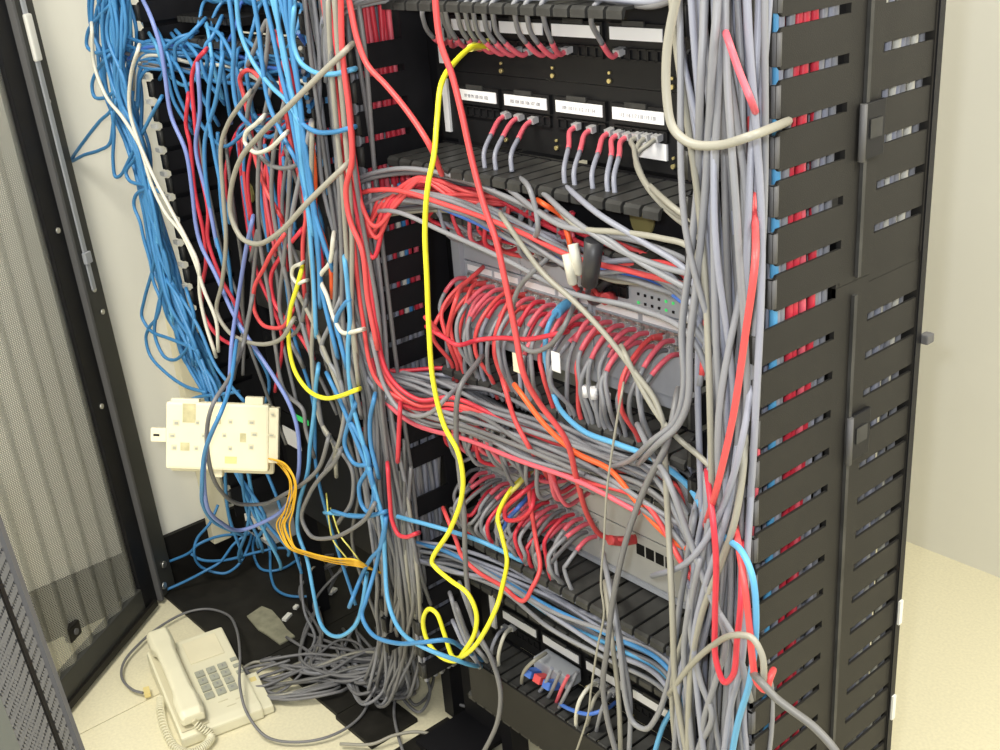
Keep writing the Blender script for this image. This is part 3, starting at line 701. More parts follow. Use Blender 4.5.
for k in range(8):
    y = -0.12 + k * 0.01; c = 'brbgbrbg'[k]
    paths.append((c, [(-0.148 - rnd.uniform(0, .006), y + rnd.uniform(-.006, .006), z) for z in (1.5, 1.3, 1.1, 0.9, 0.7, 0.5)]))
stuff('packed_cables', 'red, grey and blue cables packed inside the middle manager, showing through its slots', 'cables', paths, 0.0044)

# ---- the thick fall of grey cables in front of the right manager
g = 'grey cables falling in front of the right manager'; it = []
for k in range(26):
    col = pick('llllggggcG') ; x = 0.598 + 0.094 * ((k * 7) % 26) / 25.0
    lay = k % 3; y = -0.125 - 0.020 * lay
    zs = [1.62, 1.42, 1.2, 1.0, 0.8, 0.6, 0.42, 0.25, 0.08]
    pts = []; ph_ = rnd.uniform(0, 6.28)
    for i, z in enumerate(zs):
        mid_ = max(0.0, 1 - abs(z - 1.0) / 0.4); sp_ = 1.0 + 0.9 * max(0, (0.7 - z)) - 0.35 * mid_; cx = 0.645 - 0.03 * max(0, 0.8 - z) + 0.016 * mid_
        pts.append(Vector((cx + (x - 0.645) * sp_ + 0.014 * math.sin(ph_ + i * 1.1) + rnd.uniform(-.016, .016), y + rnd.uniform(-.022, .012), z)))
    it.append((cable(col, pts, CN[col] + ' cable', g, r=0.0041 + rnd.uniform(-.0003, .0004)), pts[1].x - pts[1].y * -0.6))
rank(it, '@ in the fall at the right manager, # from left at the top')
# ---- middle manager: grey fall
g = 'grey cables falling in the middle manager'; it = []
for k in range(30):
    col = pick('gGGgGkgG'); x = -0.098 + 0.098 * ((k * 7) % 30) / 29.0; y = -0.125 - 0.016 * (k % 3)
    zs = [1.55, 1.35, 1.15, 0.95, 0.78, 0.62, 0.46, 0.32, 0.18]
    pts = [Vector((x + rnd.uniform(-.010, .010) - 0.65 * max(0, 0.45 - z), y + rnd.uniform(-.014, .012) + 0.30 * max(0, 0.45 - z), z)) for z in zs]
    top_ = k % 3
    if top_ == 1: pts = pts[2:]
    e_ = pts[-1]
    pts += [Vector((e_.x - rnd.uniform(.02, .06), e_.y + rnd.uniform(-.02, .03), 0.07)), Vector((e_.x - rnd.uniform(.05, .16), rnd.uniform(-.11, .0), 0.020 + rnd.uniform(0, .014))), Vector((e_.x - rnd.uniform(.16, .36), rnd.uniform(-.10, .08), 0.018 + rnd.uniform(0, .01)))]
    it.append((cable(col, pts, CN[col] + ' cable', g), pts[-7].x))
rank(it, '@ in the middle manager fall, # from left halfway down')
# reds coming down the middle manager and turning into the tray
g = 'red cables turning from the middle manager into the upper tray'
it = []
for k in range(7):
    x = -0.040 + 0.05 * k / 8; y = -0.158 + rnd.uniform(-.012, .012)
    e = 1.07 + rnd.uniform(-.03, .05)
    pts = [Vector((x, y, 1.60)), Vector((x + .004, y, 1.42)), Vector((x + 0.008, y, 1.25)), Vector((x + .006, y - .004, 1.15)), Vector((x + 0.028, y + .004, e)), Vector((x + 0.06, -0.135, 1.115 + rnd.uniform(0, .025))), Vector((0.09, -0.112, 1.145 + rnd.uniform(-.025, .02))), Vector((0.17 + rnd.uniform(-.05, .03), -0.09, 1.14 + rnd.uniform(-.02, .02))), Vector((0.25, -0.03, 1.13))]
    it.append((cable(pick('RRr'), pts, 'red cable', g), pts[2].x))
rank(it, '@ turning from the middle manager into the upper tray, # from left')
g = 'red cables turning from the middle manager into the tray between the switches'
it = []
for k in range(4):
    x = -0.030 + 0.05 * k / 5; y = -0.165 + rnd.uniform(-.012, .008)
    e = 0.80 + 0.014 * k + rnd.uniform(-.012, .012)
    pts = [Vector((x, y, 1.22)), Vector((x + .006, y, 1.08)), Vector((x + 0.004, y, 0.95)), Vector((x + 0.022, y, e + .03)), Vector((x + 0.075, -0.15, e)), Vector((0.12, -0.12, e + .006)), Vector((0.24, -0.095, 0.80 + rnd.uniform(-.01, .02))), Vector((0.42, -0.07, 0.80))]
    it.append((cable(pick('RRr'), pts, 'red cable', g), -pts[4].z))
rank(it, '@ turning from the middle manager into the middle tray, # from the top')
# ---- horizontal bundles
def hbundle(n, cols, zlo, zhi, ylo, yhi, label, group, left_drop, right_drop, xr=0.60, cut=None, sag=0.0):
    it = []
    for k in range(n):
        col = cols[k % len(cols)]; z = rnd.uniform(zlo, zhi); y = rnd.uniform(ylo, yhi)
        pts = [Vector((-0.075 + rnd.uniform(-.03, .03), -0.14 + rnd.uniform(-.015, .015), z + left_drop * rnd.uniform(.6, 1.3)))]
        pts.append(Vector((-0.035 + rnd.uniform(-.012, .012), -0.145 + rnd.uniform(-.01, .012), z + left_drop * 0.25)))
        for x in (0.05, 0.16, 0.28, 0.40, 0.50):
            pts.append(Vector((x, y + rnd.uniform(-.008, .008) - (0.02 if x < .1 else 0), min(zhi + .004, max(zlo - .004, z + rnd.uniform(-.012, .012))) - (sag if x > .35 else sag * .5 if x > .2 else 0))))
        pts += [Vector((xr, -0.13 + rnd.uniform(-.02, .02), z + right_drop * 0.4)), Vector((xr + 0.03 + rnd.uniform(-.02, .02), -0.13 + rnd.uniform(-.02, .02), z + right_drop))]
        if cut and k % 3 == 0: pts = pts[:rnd.choice(cut)]
        it.append((cable(col, pts, CN[col] + ' cable ' + label, group), -(pts[4].z - pts[4].y)))
    rank(it, '@, # from the top')
hbundle(10, 'gGlcgGgkgl', 1.402, 1.418, -0.08, -0.01, 'in the flat bundle on the top tray', 'cables on the top tray', -0.12, 0.12)
hbundle(26, 'gRGgrlgGRbgcgRgGBgrlgG', 1.104, 1.170, -0.128, -0.03, 'running through the tray under the numbered panel', 'cables in the tray under the numbered panel', -0.10, -0.12, cut=(5, 6), sag=0.036)
hbundle(34, 'gGRlgGggGgkgpgGglgrGggGggl', 0.774, 0.838, -0.128, -0.03, 'running through the tray between the switches', 'cables in the tray between the switches', 0.10, -0.12, cut=(6, 7))
hbundle(14, 'glGglbgGlgslGg', 0.488, 0.535, -0.095, -0.035, 'running through the tray under the lower switch', 'cables in the tray under the lower switch', 0.08, -0.10)

# ---- patch leads of the two panels
def L2(px, py, ends, col, sleeve, label, group, **k):
    s = at(px, py, -0.006); out = [s, s + Vector((-0.001, -0.011, -0.004))] + [at(*e) for e in ends]
    return lead(col, out, label, group, sleeve, **k)
g = 'leads of the upper patch panel'
for qi, (px, py, tx, tp) in enumerate(((450, 40, 424, 22), (459, 42, 443, 18), (472, 43, 447, 19), (486, 45, 458, 17), (497, 48, 466, 16), (508, 50, 474, 16), (518, 51, 484, 15), (529, 51, 493, 15), (548, 51, 515, 15), (560, 52, 527, 15), (567, 50, 543, 15))):
    L2(px, py, ((tx + 6, (py + tp) / 2 + 3, -0.05), (tx, tp, -0.075), (tx - 1, tp - 12, -0.085), (tx + 12, tp - 20, -0.06)), 'g', 'p', 'grey lead with a pink sleeve in the upper patch panel, ' + ordn(qi) + ' from the left', g, sl=0.36)
L2(619, 52, ((599, 38, -0.04), (591, 18, -0.075), (596, 4, -0.08), (615, -8, -0.05)), 'g', 'p', 'grey lead with a pink sleeve, alone at the right of the upper patch panel', g, sl=0.36)
g = 'leads of the numbered patch panel'
for qi, (px, py, bx, by) in enumerate(((506, 115, 484, 161), (519, 117, 495, 163), (533, 120, 511, 164), (577, 126, 564, 178), (592, 129, 574, 180), (610, 132, 592, 182), (619, 134, 607, 186), (628, 136, 614, 186))):
    kx = px + (bx - px) * 0.62
    L2(px, py, ((kx, py + (by - py) * 0.38, -0.045), (bx, by - 8, -0.075), (bx + 1, by + 8, -0.08)), 'l', 'p', 'grey lead with a pink sleeve below the numbered labels, ' + ordn(qi) + ' from the left', g, sl=0.55)
g2 = 'cream leads of the numbered patch panel'
for i, (px, py) in enumerate(((638, 136), (647, 137), (657, 138))):
    L2(px, py, ((634 + i * 2.5, 148 + i * 2, -0.03), (636, 160 + i, -0.05), (648, 186 + i, -0.085), (668, 205 + i * 3, -0.10), (705, 232 + i * 8, -0.13), (712, 300, -0.13)), 'c', None, 'cream lead from the right end of the numbered panel, ' + ('leftmost', 'middle', 'rightmost')[i] + ' of three', g2)
sl_ = at(650, 150, -0.004)
o = MB().box((sl_.x - 0.022, -0.0035, sl_.z - 0.011), (sl_.x + 0.026, 0.0, sl_.z + 0.010)).build('loose_label', M['paper']); tag(o, 'white paper label under the cream leads', 'label')
# ---- upper switch leads
g = 'leads of the upper switch, lower rows'
for k in range(40):
    x = 0.040 + 0.430 * k / 39; z = 0.977 - 0.016 * (k % 2); sty = rnd.random()
    col, slv, boot = ('g', 'p', None) if sty < .62 else (('R', None, 'R') if sty < .76 else (('G', None, None) if sty < .88 else ('l', 'r', None)))
    if k in (1, 2, 4, 12, 13): col, slv, boot = 'R', None, 'R'
    out = 0.074 + rnd.uniform(-.014, .014)
    pts = [Vector((x, -0.008, z)), Vector((x, -0.034, z + 0.004)), Vector((x - .002 + rnd.uniform(-.006, .006), -out, z - 0.030)), Vector((x + rnd.uniform(-.010, .010), -out - .006 , 0.905)), Vector((x + rnd.uniform(-.012, .012), -0.068, 0.858)), Vector((x + rnd.uniform(-.012, .012), -0.058, 0.822))]
    lead(col, pts, (('red lead with a red boot' if boot else CN[col] + ' lead' + (' with a red sleeve' if slv else '')) + ' on the upper switch, ' + ordn(k) + ' from the left'), g, slv, sl=0.34 + rnd.uniform(-.08, .1), boot=boot)
g = 'leads of the upper switch, top row'
for k in range(18):
    x = 0.045 + 0.29 * k / 17; z = 1.064 - 0.016 * (k % 2); col = pick('gGrpgRl')
    pts = [Vector((x, -0.008, z)), Vector((x + .003, -0.036, z + 0.002)), Vector((x + rnd.uniform(-.01, .012), -0.066, z + .02)), Vector((x + rnd.uniform(-.02, .02), -0.072, 1.11)), Vector((x + rnd.uniform(-.02, .02), -0.06, 1.14))]
    lead(col, pts, CN[col] + ' lead dropping into the top row of the upper switch, ' + ordn(k) + ' from the left', g, None)
# ---- lower switch leads
g = 'leads of the lower switch, lower rows'
for k in range(30):
    x = 0.030 + 0.27 * k / 29; z = 0.642 - 0.02 * (k % 2); sty = rnd.random()
    col, slv = ('g', 'p') if sty < .5 else (('G', None) if sty < .85 else ('r', None))
    out = 0.080 + rnd.uniform(-.016, .014)
    pts = [Vector((x, -0.008, z)), Vector((x, -0.034, z + 0.004)), Vector((x - .004 + rnd.uniform(-.006, .006), -out, z - 0.022)), Vector((x + rnd.uniform(-.010, .010), -out - .002, 0.595)), Vector((x + rnd.uniform(-.010, .010), -0.076, 0.566)), Vector((x + rnd.uniform(-.012, .012), -0.062, 0.535))]
    lead(col, pts, CN[col] + ' lead' + (' with a red sleeve' if slv else '') + ' on the lower switch, ' + ordn(k) + ' from the left', g, slv, sl=0.3)
g = 'leads of the lower switch, top rows'
for k in range(26):
    x = 0.030 + 0.26 * k / 25; z = 0.715 - 0.02 * (k % 2); col = pick('ggpgGrgp')
    pts = [Vector((x, -0.008, z)), Vector((x + .002, -0.036, z - 0.002)), Vector((x + rnd.uniform(-.015, .015), -0.07, z + rnd.uniform(-.01, .03))), Vector((x + rnd.uniform(-.02, .02), -0.082, 0.765)), Vector((x + rnd.uniform(-.02, .02), -0.07, 0.80))]
    lead(col, pts, CN[col] + ' lead rising from the lower switch to the tray above, ' + ordn(k) + ' from the left', g, None)
# ================================================================== CABLES ONE CAN FOLLOW BY EYE
def dd(y, s): return ' '.join(t if t.count(',') == 2 else t + ',' + str(y) for t in s.split())
def C_(col, label, y, s, r=RAD, group=None, tk=True):
    P = P3(dd(y, s)); return cable(col, tuck(P) if tk and ',f' not in s else P, label, group, r)
e_ = C_('y', 'bright yellow cable hanging from the upper patch panel and looping near the floor', -0.2, "485,46,-0.03 472,47,-0.06 455,62,-0.10 441,85,-0.15 437,120,-0.17 434,155,-0.19 428,185 425,230 427,280 429,330 433,380 444,425 458,452 463,478 461,500 450,530 432,562 436,568 450,580 468,594 476,612 475,632 465,650 455,661 440,656 428,642 423,622 429,609 437,614 445,636 453,657 466,654 482,636 497,606,-0.18 503,584,-0.15 507,560,-0.12 502,536,-0.11 498,516,-0.10 508,494,-0.08 523,477,-0.03", 0.0042, tk=False)
MB().tube(crom(P3("490,44,-0.02 480,45,-0.03 470,48,-0.06"), 6), 0.0085, 10, True, lambda t: 1.0 - 0.4 * t).build('boot', M['cY'], e_)
e_ = C_('R', 'long red cable slanting across the front from the top tray to the lower switch', -0.2, "434,-15 440,40 452,75 461,110 472,160 484,205 496,240 505,280 515,330 524,375 540,404,-0.18 565,438,-0.16 577,480,-0.13 589,518,-0.09 605,537,-0.05 630,540,-0.03", 0.0045, tk=False)
MB().tube(crom(P3("636,539,-0.012 622,541,-0.03 610,540,-0.05"), 5), 0.0075, 8).build('boot', M['cR'], e_)
C_('o', 'orange-red cable crossing the bare front of the lower switch', -0.12, "520,392,-0.15 545,425,-0.15 575,452,-0.14 610,470 635,500 655,524 675,542 705,556,-0.15", 0.0042)
e_ = C_('s', 'sky-blue cable from the upper switch through the tray to the right', -0.08, "572,302,-0.02 560,309,-0.05 549,325,-0.08 545,350,-0.085 549,375,-0.08 555,398,-0.085 564,414,-0.11 585,432,-0.125 620,445,-0.13 650,457,-0.13 675,474,-0.13 690,488,-0.13 706,515,-0.15 722,535,-0.17 742,552,-0.2 752,575,-0.21 756,620,-0.21 750,680,-0.2 738,722,-0.19 730,765,-0.18", 0.0043, tk=False)
MB().tube(crom(P3("575,300,-0.012 565,305,-0.035 556,314,-0.06"), 5), 0.0072, 8).build('boot', M['cs'], e_)
C_('c', 'cream-grey cable slanting down across the upper switch', -0.15, "506,222 524,248 543,273 580,307 610,340 633,370 655,400 665,430 664,450,-0.13")
C_('c', 'cream-grey cable crossing above the tray at the right of the upper switch', -0.15, "626,356 640,385 660,418 680,440 698,455 714,470")
C_('G', 'grey cable arched in a U over the leads of the upper switch', -0.13, "560,248,-0.09 535,270 518,290 512,315 517,340 530,351 550,345 565,325 578,295,-0.08")
C_('c', 'thick cream-grey cable in a big U at the top right, ending in the slotted manager', -0.24, "684,-30 676,0 667,50 667,100 673,128 690,143 720,145 751,136 772,128,-0.2 786,122,-0.14", 0.0050)
C_('g', 'grey cable bending left from the vertical fall into the tray between the switches', -0.16, "706,-40,-0.17 703,40,-0.19 700,100,-0.19 698,180 690,260 682,330 684,385 676,420 652,441 630,460,-0.12 600,470,-0.09", 0.0046)
C_('g', 'second grey cable bending left from the vertical fall beside the upper switch', -0.17, "720,-40,-0.17 716,20,-0.19 712,70,-0.19 706,180 697,280 690,340 688,400 678,425 660,442 640,462,-0.12", 0.0046)
C_('k', 'dark grey cable hanging off the right manager towards the bottom edge', -0.23, "762,683 776,698 790,709 815,728 838,755 850,790", 0.0050)
C_('c', 'cream-grey cable arched over the red loops low in the right manager', -0.22, "672,690,-0.18 690,666,-0.19 712,646,-0.2 735,635 752,638 762,655 764,680", 0.0042)
C_('r', 'red cable hanging in a narrow loop low in the right manager', -0.2, "708,480,-0.17 713,520 716,560 715,620 716,660 724,682 733,675 737,640 741,600 742,550,-0.17")
C_('R', 'orange-tinged red cable ending in a hook low beside the slotted manager', -0.215, "736,530,-0.17 744,580 749,620 752,655 757,682 765,690 770,678", 0.0044)
C_('R', 'red cable running down the vertical grey fall of the right manager', -0.2, "744,-40,-0.12 748,60,-0.12 752,150,-0.13 755,220,-0.16 755,262 745,337 733,417 717,487 706,524,-0.16", 0.0042)
C_('p', 'short pinkish red cable showing at the top of the right grey fall', -0.2, "730,45 738,68 746,88 750,98")
C_('p', 'pinkish red cable behind the right grey fall beside the slots', -0.145, "757,380 756,420 757,470 752,520 748,570")
C_('s', 'sky-blue cable slanting to the bottom edge in front of the lowest panel', -0.15, "690,640,-0.14 682,680 676,702 663,726 654,755")
C_('g', 'grey cable hanging in a deep U in front of the lowest patch panel', -0.16, "694,520 682,590 675,640 668,685 656,718 645,729 633,722 626,700 620,650 612,600,-0.14 604,560,-0.1", 0.0044)
C_('G', 'long thick grey cable slanting down across the lower switch', -0.165, "676,400,-0.14 667,443 647,483 627,537 613,600 607,650 603,685 608,722 620,765", 0.0046)
C_('c', 'thin brownish wire dangling in front of the lower switch', -0.185, "622,392 617,420 607,490 604,540 601,585 604,612 597,650 591,690 588,715 575,755", 0.0017)
C_('c', 'cream cable hanging straight in front of the lowest panel', -0.15, "606,590,-0.11 612,640 618,690 621,760")
C_('g', 'grey cable beside the deep U at the bottom of the rack', -0.15, "612,590,-0.11 622,650 630,700 628,770")
for i, s in enumerate(("700,560 690,620 700,680 712,715 700,745 690,775", "738,440,-0.15 730,500,-0.18 720,540 704,590 694,640 698,700 706,770", "746,400,-0.14 744,460,-0.17 735,520 722,560 700,620 690,680 688,770", "706,480,-0.15 708,540,-0.17 715,600 726,640 716,680 704,720 700,775", "690,600 684,650 688,700 694,770", "752,480,-0.15 748,540,-0.17 745,600 742,660 730,710 722,770", "664,440,-0.15 668,520,-0.16 672,600 676,690 690,770", "655,575,-0.12 690,560 712,530 732,480 746,420,-0.17 754,360,-0.14", "640,430,-0.11 652,455,-0.14 668,480 690,540 712,600 735,640 748,690")):
    C_('glcgglclg'[i], ('grey', 'pale grey', 'cream-grey', 'grey', 'grey', 'pale grey', 'cream-grey', 'pale grey', 'grey')[i] + ' cable in the tangle low at the right manager, %s one' % ('widest bulging', 'steepest', 'straightest', 'short bowed', 'leftmost', 'rightmost', 'longest', 'upward slanting', 'downward slanting')[i], -0.185, s, 0.0044, 'crossing cables low at the right manager')
C_('G', 'long grey cable hanging from the middle tray past the yellow cable to the bottom', -0.17, "478,362,-0.12 460,388 456,430 460,478 464,512 465,550 467,582 474,624 491,658 500,688 498,720 482,755", 0.0044)
C_('R', 'red cable sagging under the tray below the lower switch', -0.13, "446,515,-0.12 456,540 462,556 478,572 502,586 523,601 532,588,-0.12 540,569,-0.1 536,540,-0.08 530,500,-0.07 528,470,-0.04", 0.0040)
C_('R', 'red cable slanting from the middle tray into the lower switch leads', -0.13, "505,388 515,420 528,445 540,463,-0.10 548,478,-0.05")
C_('r', 'red cable looping among the leads of the lower switch', -0.09, "540,478,-0.05 520,495 505,510 506,519 520,519 532,507 534,488,-0.06")
C_('Y', 'short yellow cable among the leads of the lower switch', -0.07, "531,471,-0.03 518,485 505,500 497,520 498,540")
C_('B', 'short blue cable among the leads of the lower switch', -0.07, "530,495,-0.03 518,508 506,523 500,545")
C_('s', 'sky-blue cable crossing from the middle manager into the tray under the lower switch', -0.16, "330,513,-0.18 360,516 385,514 410,520 450,531,-0.14 480,541,-0.10 520,560,-0.08", 0.0043)
C_('R', 'red cable slanting across the fingers of the middle manager', -0.19, "345,-20 351,10 357,38 367,64 386,85 402,104 418,126 430,146 440,170,-0.15", 0.0045)
C_('R', 'red cable running straight down the edge of the middle manager', -0.2, "341,-20 341,10 343,60 349,110 352,160 346,190 350,220 362,250 368,300 376,340", 0.0045)
C_('r', 'red cable crossing from the middle manager to the left edge of the upper switch', -0.14, "432,330 445,338 458,345 478,340,-0.11 500,338,-0.10 530,339,-0.10 560,333,-0.09")
C_('R', 'red cable hooked around the left edge of the upper switch', -0.12, "430,322,-0.15 446,338 449,325 456,300 464,285,-0.06 480,270,-0.02")
C_('o', 'orange-red cable dropping behind the black plug above the upper switch', -0.1, "545,205,-0.12 560,215 567,232 571,250 574,268,-0.06")
C_('g', 'grey cable hanging over the upper tray edge', -0.13, "520,178,-0.08 530,190 536,210 538,228 532,240,-0.1")
C_('g', 'grey cable sagging across the black fingers of the middle manager', -0.17, "372,340,-0.17 384,385 398,408 415,416 432,412 446,398 460,385,-0.13")
C_('r', 'red cable hooked among the grey fall of the middle manager', -0.19, "388,470 390,500 392,520 398,534 406,537 415,534")
C_('r', 'short red length among the grey fall of the middle manager', -0.19, "400,410 399,430 398,455")
C_('c', 'cream-grey cable slanting from under the oval hole to the right manager', -0.13, "652,188,-0.09 672,206 700,228 716,250 726,290")
for i, s in enumerate(("560,210,-0.12 580,228 620,232 660,238 690,248 705,280", "540,190,-0.1 580,225 620,250 660,266 695,275", "510,190,-0.1 560,225 600,235 640,262 690,290", "570,190,-0.1 600,215 640,240 690,275 700,310")):
    C_('cggl'[i], ('cream-grey', 'grey', 'dull grey', 'pale grey')[i] + ' cable spreading from the upper tray towards the right manager', -0.14, s, 0.0042, 'cables spreading under the oval hole')
# ---- black power plug and white sleeve above the upper switch
pp = at(592, 262, -0.14)
t = thing('power_plug', pp, 'black power plug hanging above the upper switch', 'plug')
MB().tube([at(594, 240, -0.14), at(592, 262, -0.14), at(589, 284, -0.135)], 0.012, 12, True, lambda u: 1.0 - 0.15 * u).build('body', M['cz'], t)
MB().tube(crom([at(589, 284, -0.135), at(588, 296, -0.11), at(596, 303, -0.05), at(606, 298, -0.02)], 6), 0.0035, 8).build('cord', M['cz'], t)
MB().tube(crom([at(597, 290, -0.02), at(607, 282, -0.012), at(618, 278, -0.006)], 5), 0.006, 8).build('boot', M['cz'], t)
for (px, py, c) in ((613, 297, 'R'), (600, 292, 'R')):
    e_ = cable(c, [at(px, py, -0.008), at(px - 12, py + 3, -0.04), at(px - 25, py - 6, -0.08), at(px - 32, py - 30, -0.10)], ('red lead with a fat boot right of the black power plug' if px > 605 else 'red lead with a fat boot under the black power plug'))
    MB().tube([at(px, py, -0.006), at(px - 8, py + 2, -0.03)], 0.0085, 8).build('boot', M['cR'], e_)
for (px, py) in ((567, 268), (573, 258)):
    e_ = cable('w', [at(px, py - 14, -0.14), at(px + 3, py, -0.14), at(px + 6, py + 14, -0.13)], 'short white plastic sleeve beside the black power plug', 'white sleeves beside the power plug', r=0.0075, name='cable_sleeve')
# paper flags tied on cables
for (px, py, lab) in ((556, 362, 'pale paper flag tied on the sky-blue cable'), (517, 363, 'yellowed paper flag on a grey lead of the upper switch')):
    c = at(px, py, -0.10)
    o = MB().box((c.x - 0.008, c.y - 0.0006, c.z - 0.014), (c.x + 0.008, c.y + 0.0006, c.z + 0.014)).build('paper_flag', M['paper' if px > 540 else 'plate']); tag(o, lab, 'paper flag')
for i, (px, py, lab) in enumerate(((586, 391, 'left'), (594, 393, 'middle'), (607, 399, 'right'))):
    c = at(px, py, -0.074)
    o = MB().cyl(c + Vector((0, 0, .008)), c - Vector((0, 0, .008)), 0.0052, 10).build('cable_marker', M['paper']); tag(o, 'white wrap marker, %s one of three on grey leads at the tray' % lab, 'cable marker', 'white wrap markers')
# ---- lowest patch panel and duct
t = thing('cable_adapter', at(563, 662, -0.02), 'grey multi-plug adapter with blue and red boots in the lowest panel', 'adapter')
b = MB(); a0 = at(547, 652, -0.008); a1 = at(581, 676, -0.008)
b.box((a0.x, -0.04, a1.z - 0.012), (a1.x, -0.007, a1.z + 0.014)); b.build('body', M['switch'], t, bevel=0.003)
for k, c in enumerate('BRB'):
    x = a0.x + 0.012 + k * 0.022
    MB().obox((x, -0.052, a1.z - 0.006), (0.008, 0, 0), (0, 0.012, -0.006), (0, 0.003, 0.006)).build('boot', M['c' + c], t, bevel=0.001)
for i, (c, s, lab) in enumerate((('l', "505,628,-0.01 497,636,-0.05 492,648,-0.06 492,668,-0.05", 'grey lead dropping into the left end of the covered duct'), ('w', "512,628,-0.01 504,636,-0.05 499,652,-0.06 499,672,-0.05", 'white lead dropping into the left end of the covered duct'), ('c', "546,653,-0.03 534,661,-0.06 524,672,-0.065 521,690,-0.055", 'cream lead left of the grey multi-plug adapter'),
        ('l', "552,668,-0.06 546,682,-0.06 538,694,-0.05", 'grey lead from the first blue boot of the adapter'), ('g', "560,672,-0.06 553,688,-0.06 547,700,-0.05", 'grey lead from the red boot of the adapter'), ('g', "577,672,-0.04 568,690,-0.06 560,706,-0.06 557,714,-0.05", 'grey lead from the right end of the adapter'), ('p', "568,676,-0.06 562,688,-0.06 556,704,-0.05", 'pinkish lead from the second blue boot of the adapter'),
        ('B', "560,704,-0.06 572,710,-0.07 590,714,-0.07 606,709,-0.05 616,702,-0.015", 'deep blue lead curving along the covered duct'), ('w', "597,683,-0.015 588,688,-0.05 580,700,-0.07 576,722,-0.07 580,740,-0.06", 'white lead at the right part of the covered duct'), ('c', "604,688,-0.015 594,700,-0.06 588,722,-0.06 584,732,-0.05", 'cream-grey lead next to the white one at the covered duct'), ('g', "612,693,-0.015 603,706,-0.06 598,724,-0.06 595,738,-0.05", 'grey lead next to the deep blue one at the covered duct'))):
    lead(c, s, lab, 'leads of the lowest patch panel', None, clear=(i in (0, 1, 8, 9, 10)))
for i, s in enumerate(("452,600 458,620 466,640 476,660", "458,610,-0.14 470,640 482,655", "456,628 464,645 474,658", "462,590 470,612 480,640 490,655")):
    C_('gGlg'[i], ('grey', 'dull grey', 'pale grey', 'light grey')[i] + ' cable end sticking down at the left of the covered duct', -0.13, s, 0.0042, 'cable ends left of the covered duct')

# ================================================================== LEFT RACK
g = 'blue cables hanging in the far left bundle'; it = []
cen = [(113, -30, 19), (114, 30, 18), (122, 90, 17), (138, 150, 9), (150, 205, 7), (161, 260, 9), (177, 310, 11), (196, 355, 12), (214, 392, 10), (232, 440, 14), (246, 520, 12), (256, 540, 10)]
for k in range(34):
    f_ = -1 + 2 * ((k * 11) % 34) / 33.0; col = pick('bbbbbbs'); y = -0.14 - 0.02 * (k % 3); pts = []
    for i, (px, py, hw) in enumerate(cen):
        pts.append(at(px + hw * max(-1.25, min(1.25, f_ * 0.8 + rnd.uniform(-.55, .55))), py + rnd.uniform(-8, 8), y + rnd.uniform(-.012, .012)))
    cut_ = 12 if k % 5 == 0 else rnd.choice((7, 8, 8, 9, 9, 10))
    if cut_ == 12: pts[-1] = at(256 + rnd.uniform(-30, 40), 548 + rnd.uniform(-12, 14), -0.12); pts[-2] = at(248 + rnd.uniform(-20, 20), 515, -0.14)
    pts = pts[:cut_]; pts.append(pts[-1] + (pts[-1] - CAM).normalized() * 0.06 + Vector((0, 0, -0.02))); it.append((cable(col, pts, CN[col] + ' cable', g, r=0.0042), f_))
rank(it, '@ in the far left bundle, # from left at the top')
g = 'blue loops straying over the white wall'
for i, (s, lab) in enumerate((("116,80 112,108 100,121 85,140 71,161 84,155 100,150 110,143 113,125 116,100", 'blue cable looped out farthest left over the white wall'), ("112,112 114,130 113,160 115,176 120,176 129,160 140,138 150,118 160,100", 'blue cable in a narrow V over the white wall'), ("140,150 134,160 126,173 129,180 147,186 160,192", 'dull blue cable kinked beside the far left bundle'),
        ("152,186 146,189 136,195 134,206 140,222 144,240 150,261 154,283 160,299 157,317 149,328 146,339 150,355 165,372 185,386 205,392", 'blue cable waving down the white wall to the ivory box'), ("156,255 152,272 144,301 142,317 150,330 168,338 183,344 196,350", 'blue cable in a wide bulge over the white wall'), ("160,255 162,272 163,285 158,307 155,336 163,355 174,360 186,350 192,336 194,315 188,295", 'blue cable in a round loop left of the manager clips'), ("110,5 98,18 88,32 87,46 96,53 108,51 118,45", 'dark blue small loop at the top left of the bundle'), ("110,55 98,69 92,86 94,96 104,98 114,92", 'dark blue small loop halfway down the bundle'),
        ("236,392 215,395 203,396 190,400 180,408", 'blue cable ending on top of the ivory box'), ("183,300 200,330 215,365 230,385 243,400", 'blue cable slanting to the right above the ivory box'))):
    C_('b', lab, -0.18, s, 0.0040, g)
C_('w', 'white cable slanting down over the far left blue bundle', -0.2, "92,30 94,64 106,96 123,118 139,144 152,173 170,208 186,238 198,264 200,296 206,325 214,350", 0.0040)
C_('w', 'white cable starting in the blue bundle and slanting right', -0.2, "138,50 131,75 130,112 143,155 152,185 165,212 182,234 195,262 204,290 216,320 218,345", 0.0040)
C_('c', 'cream cable hanging in a wide U in the left rack', -0.21, "248,95 238,108 228,124 221,147 223,192 226,240 222,283 217,312 228,331 248,342 267,344 282,338 292,322", 0.0042)
C_('i', 'violet-blue cable passing over the ivory box and back up', -0.2, "143,0,-0.17 152,20 160,45 165,75 171,115 186,152 192,190 196,225 201,245 216,275 235,317 261,357 274,377 289,403 297,427 299,468 292,495 275,516 242,530,-0.25 220,522,-0.31 208,509,-0.34 204,480,-0.35 206,450,-0.355 213,430,-0.355 222,410,-0.34 229,385,-0.28 232,340,-0.22 238,300 246,250 252,222", 0.0042)
C_('G', 'grey cable passing over the ivory box beside the violet-blue one', -0.2, "252,300 243,345,-0.22 228,380,-0.3 213,404,-0.345 207,430,-0.35 209,462,-0.345 220,490,-0.30 240,504,-0.24 262,504 285,494 305,482 320,466 328,440", 0.0042)
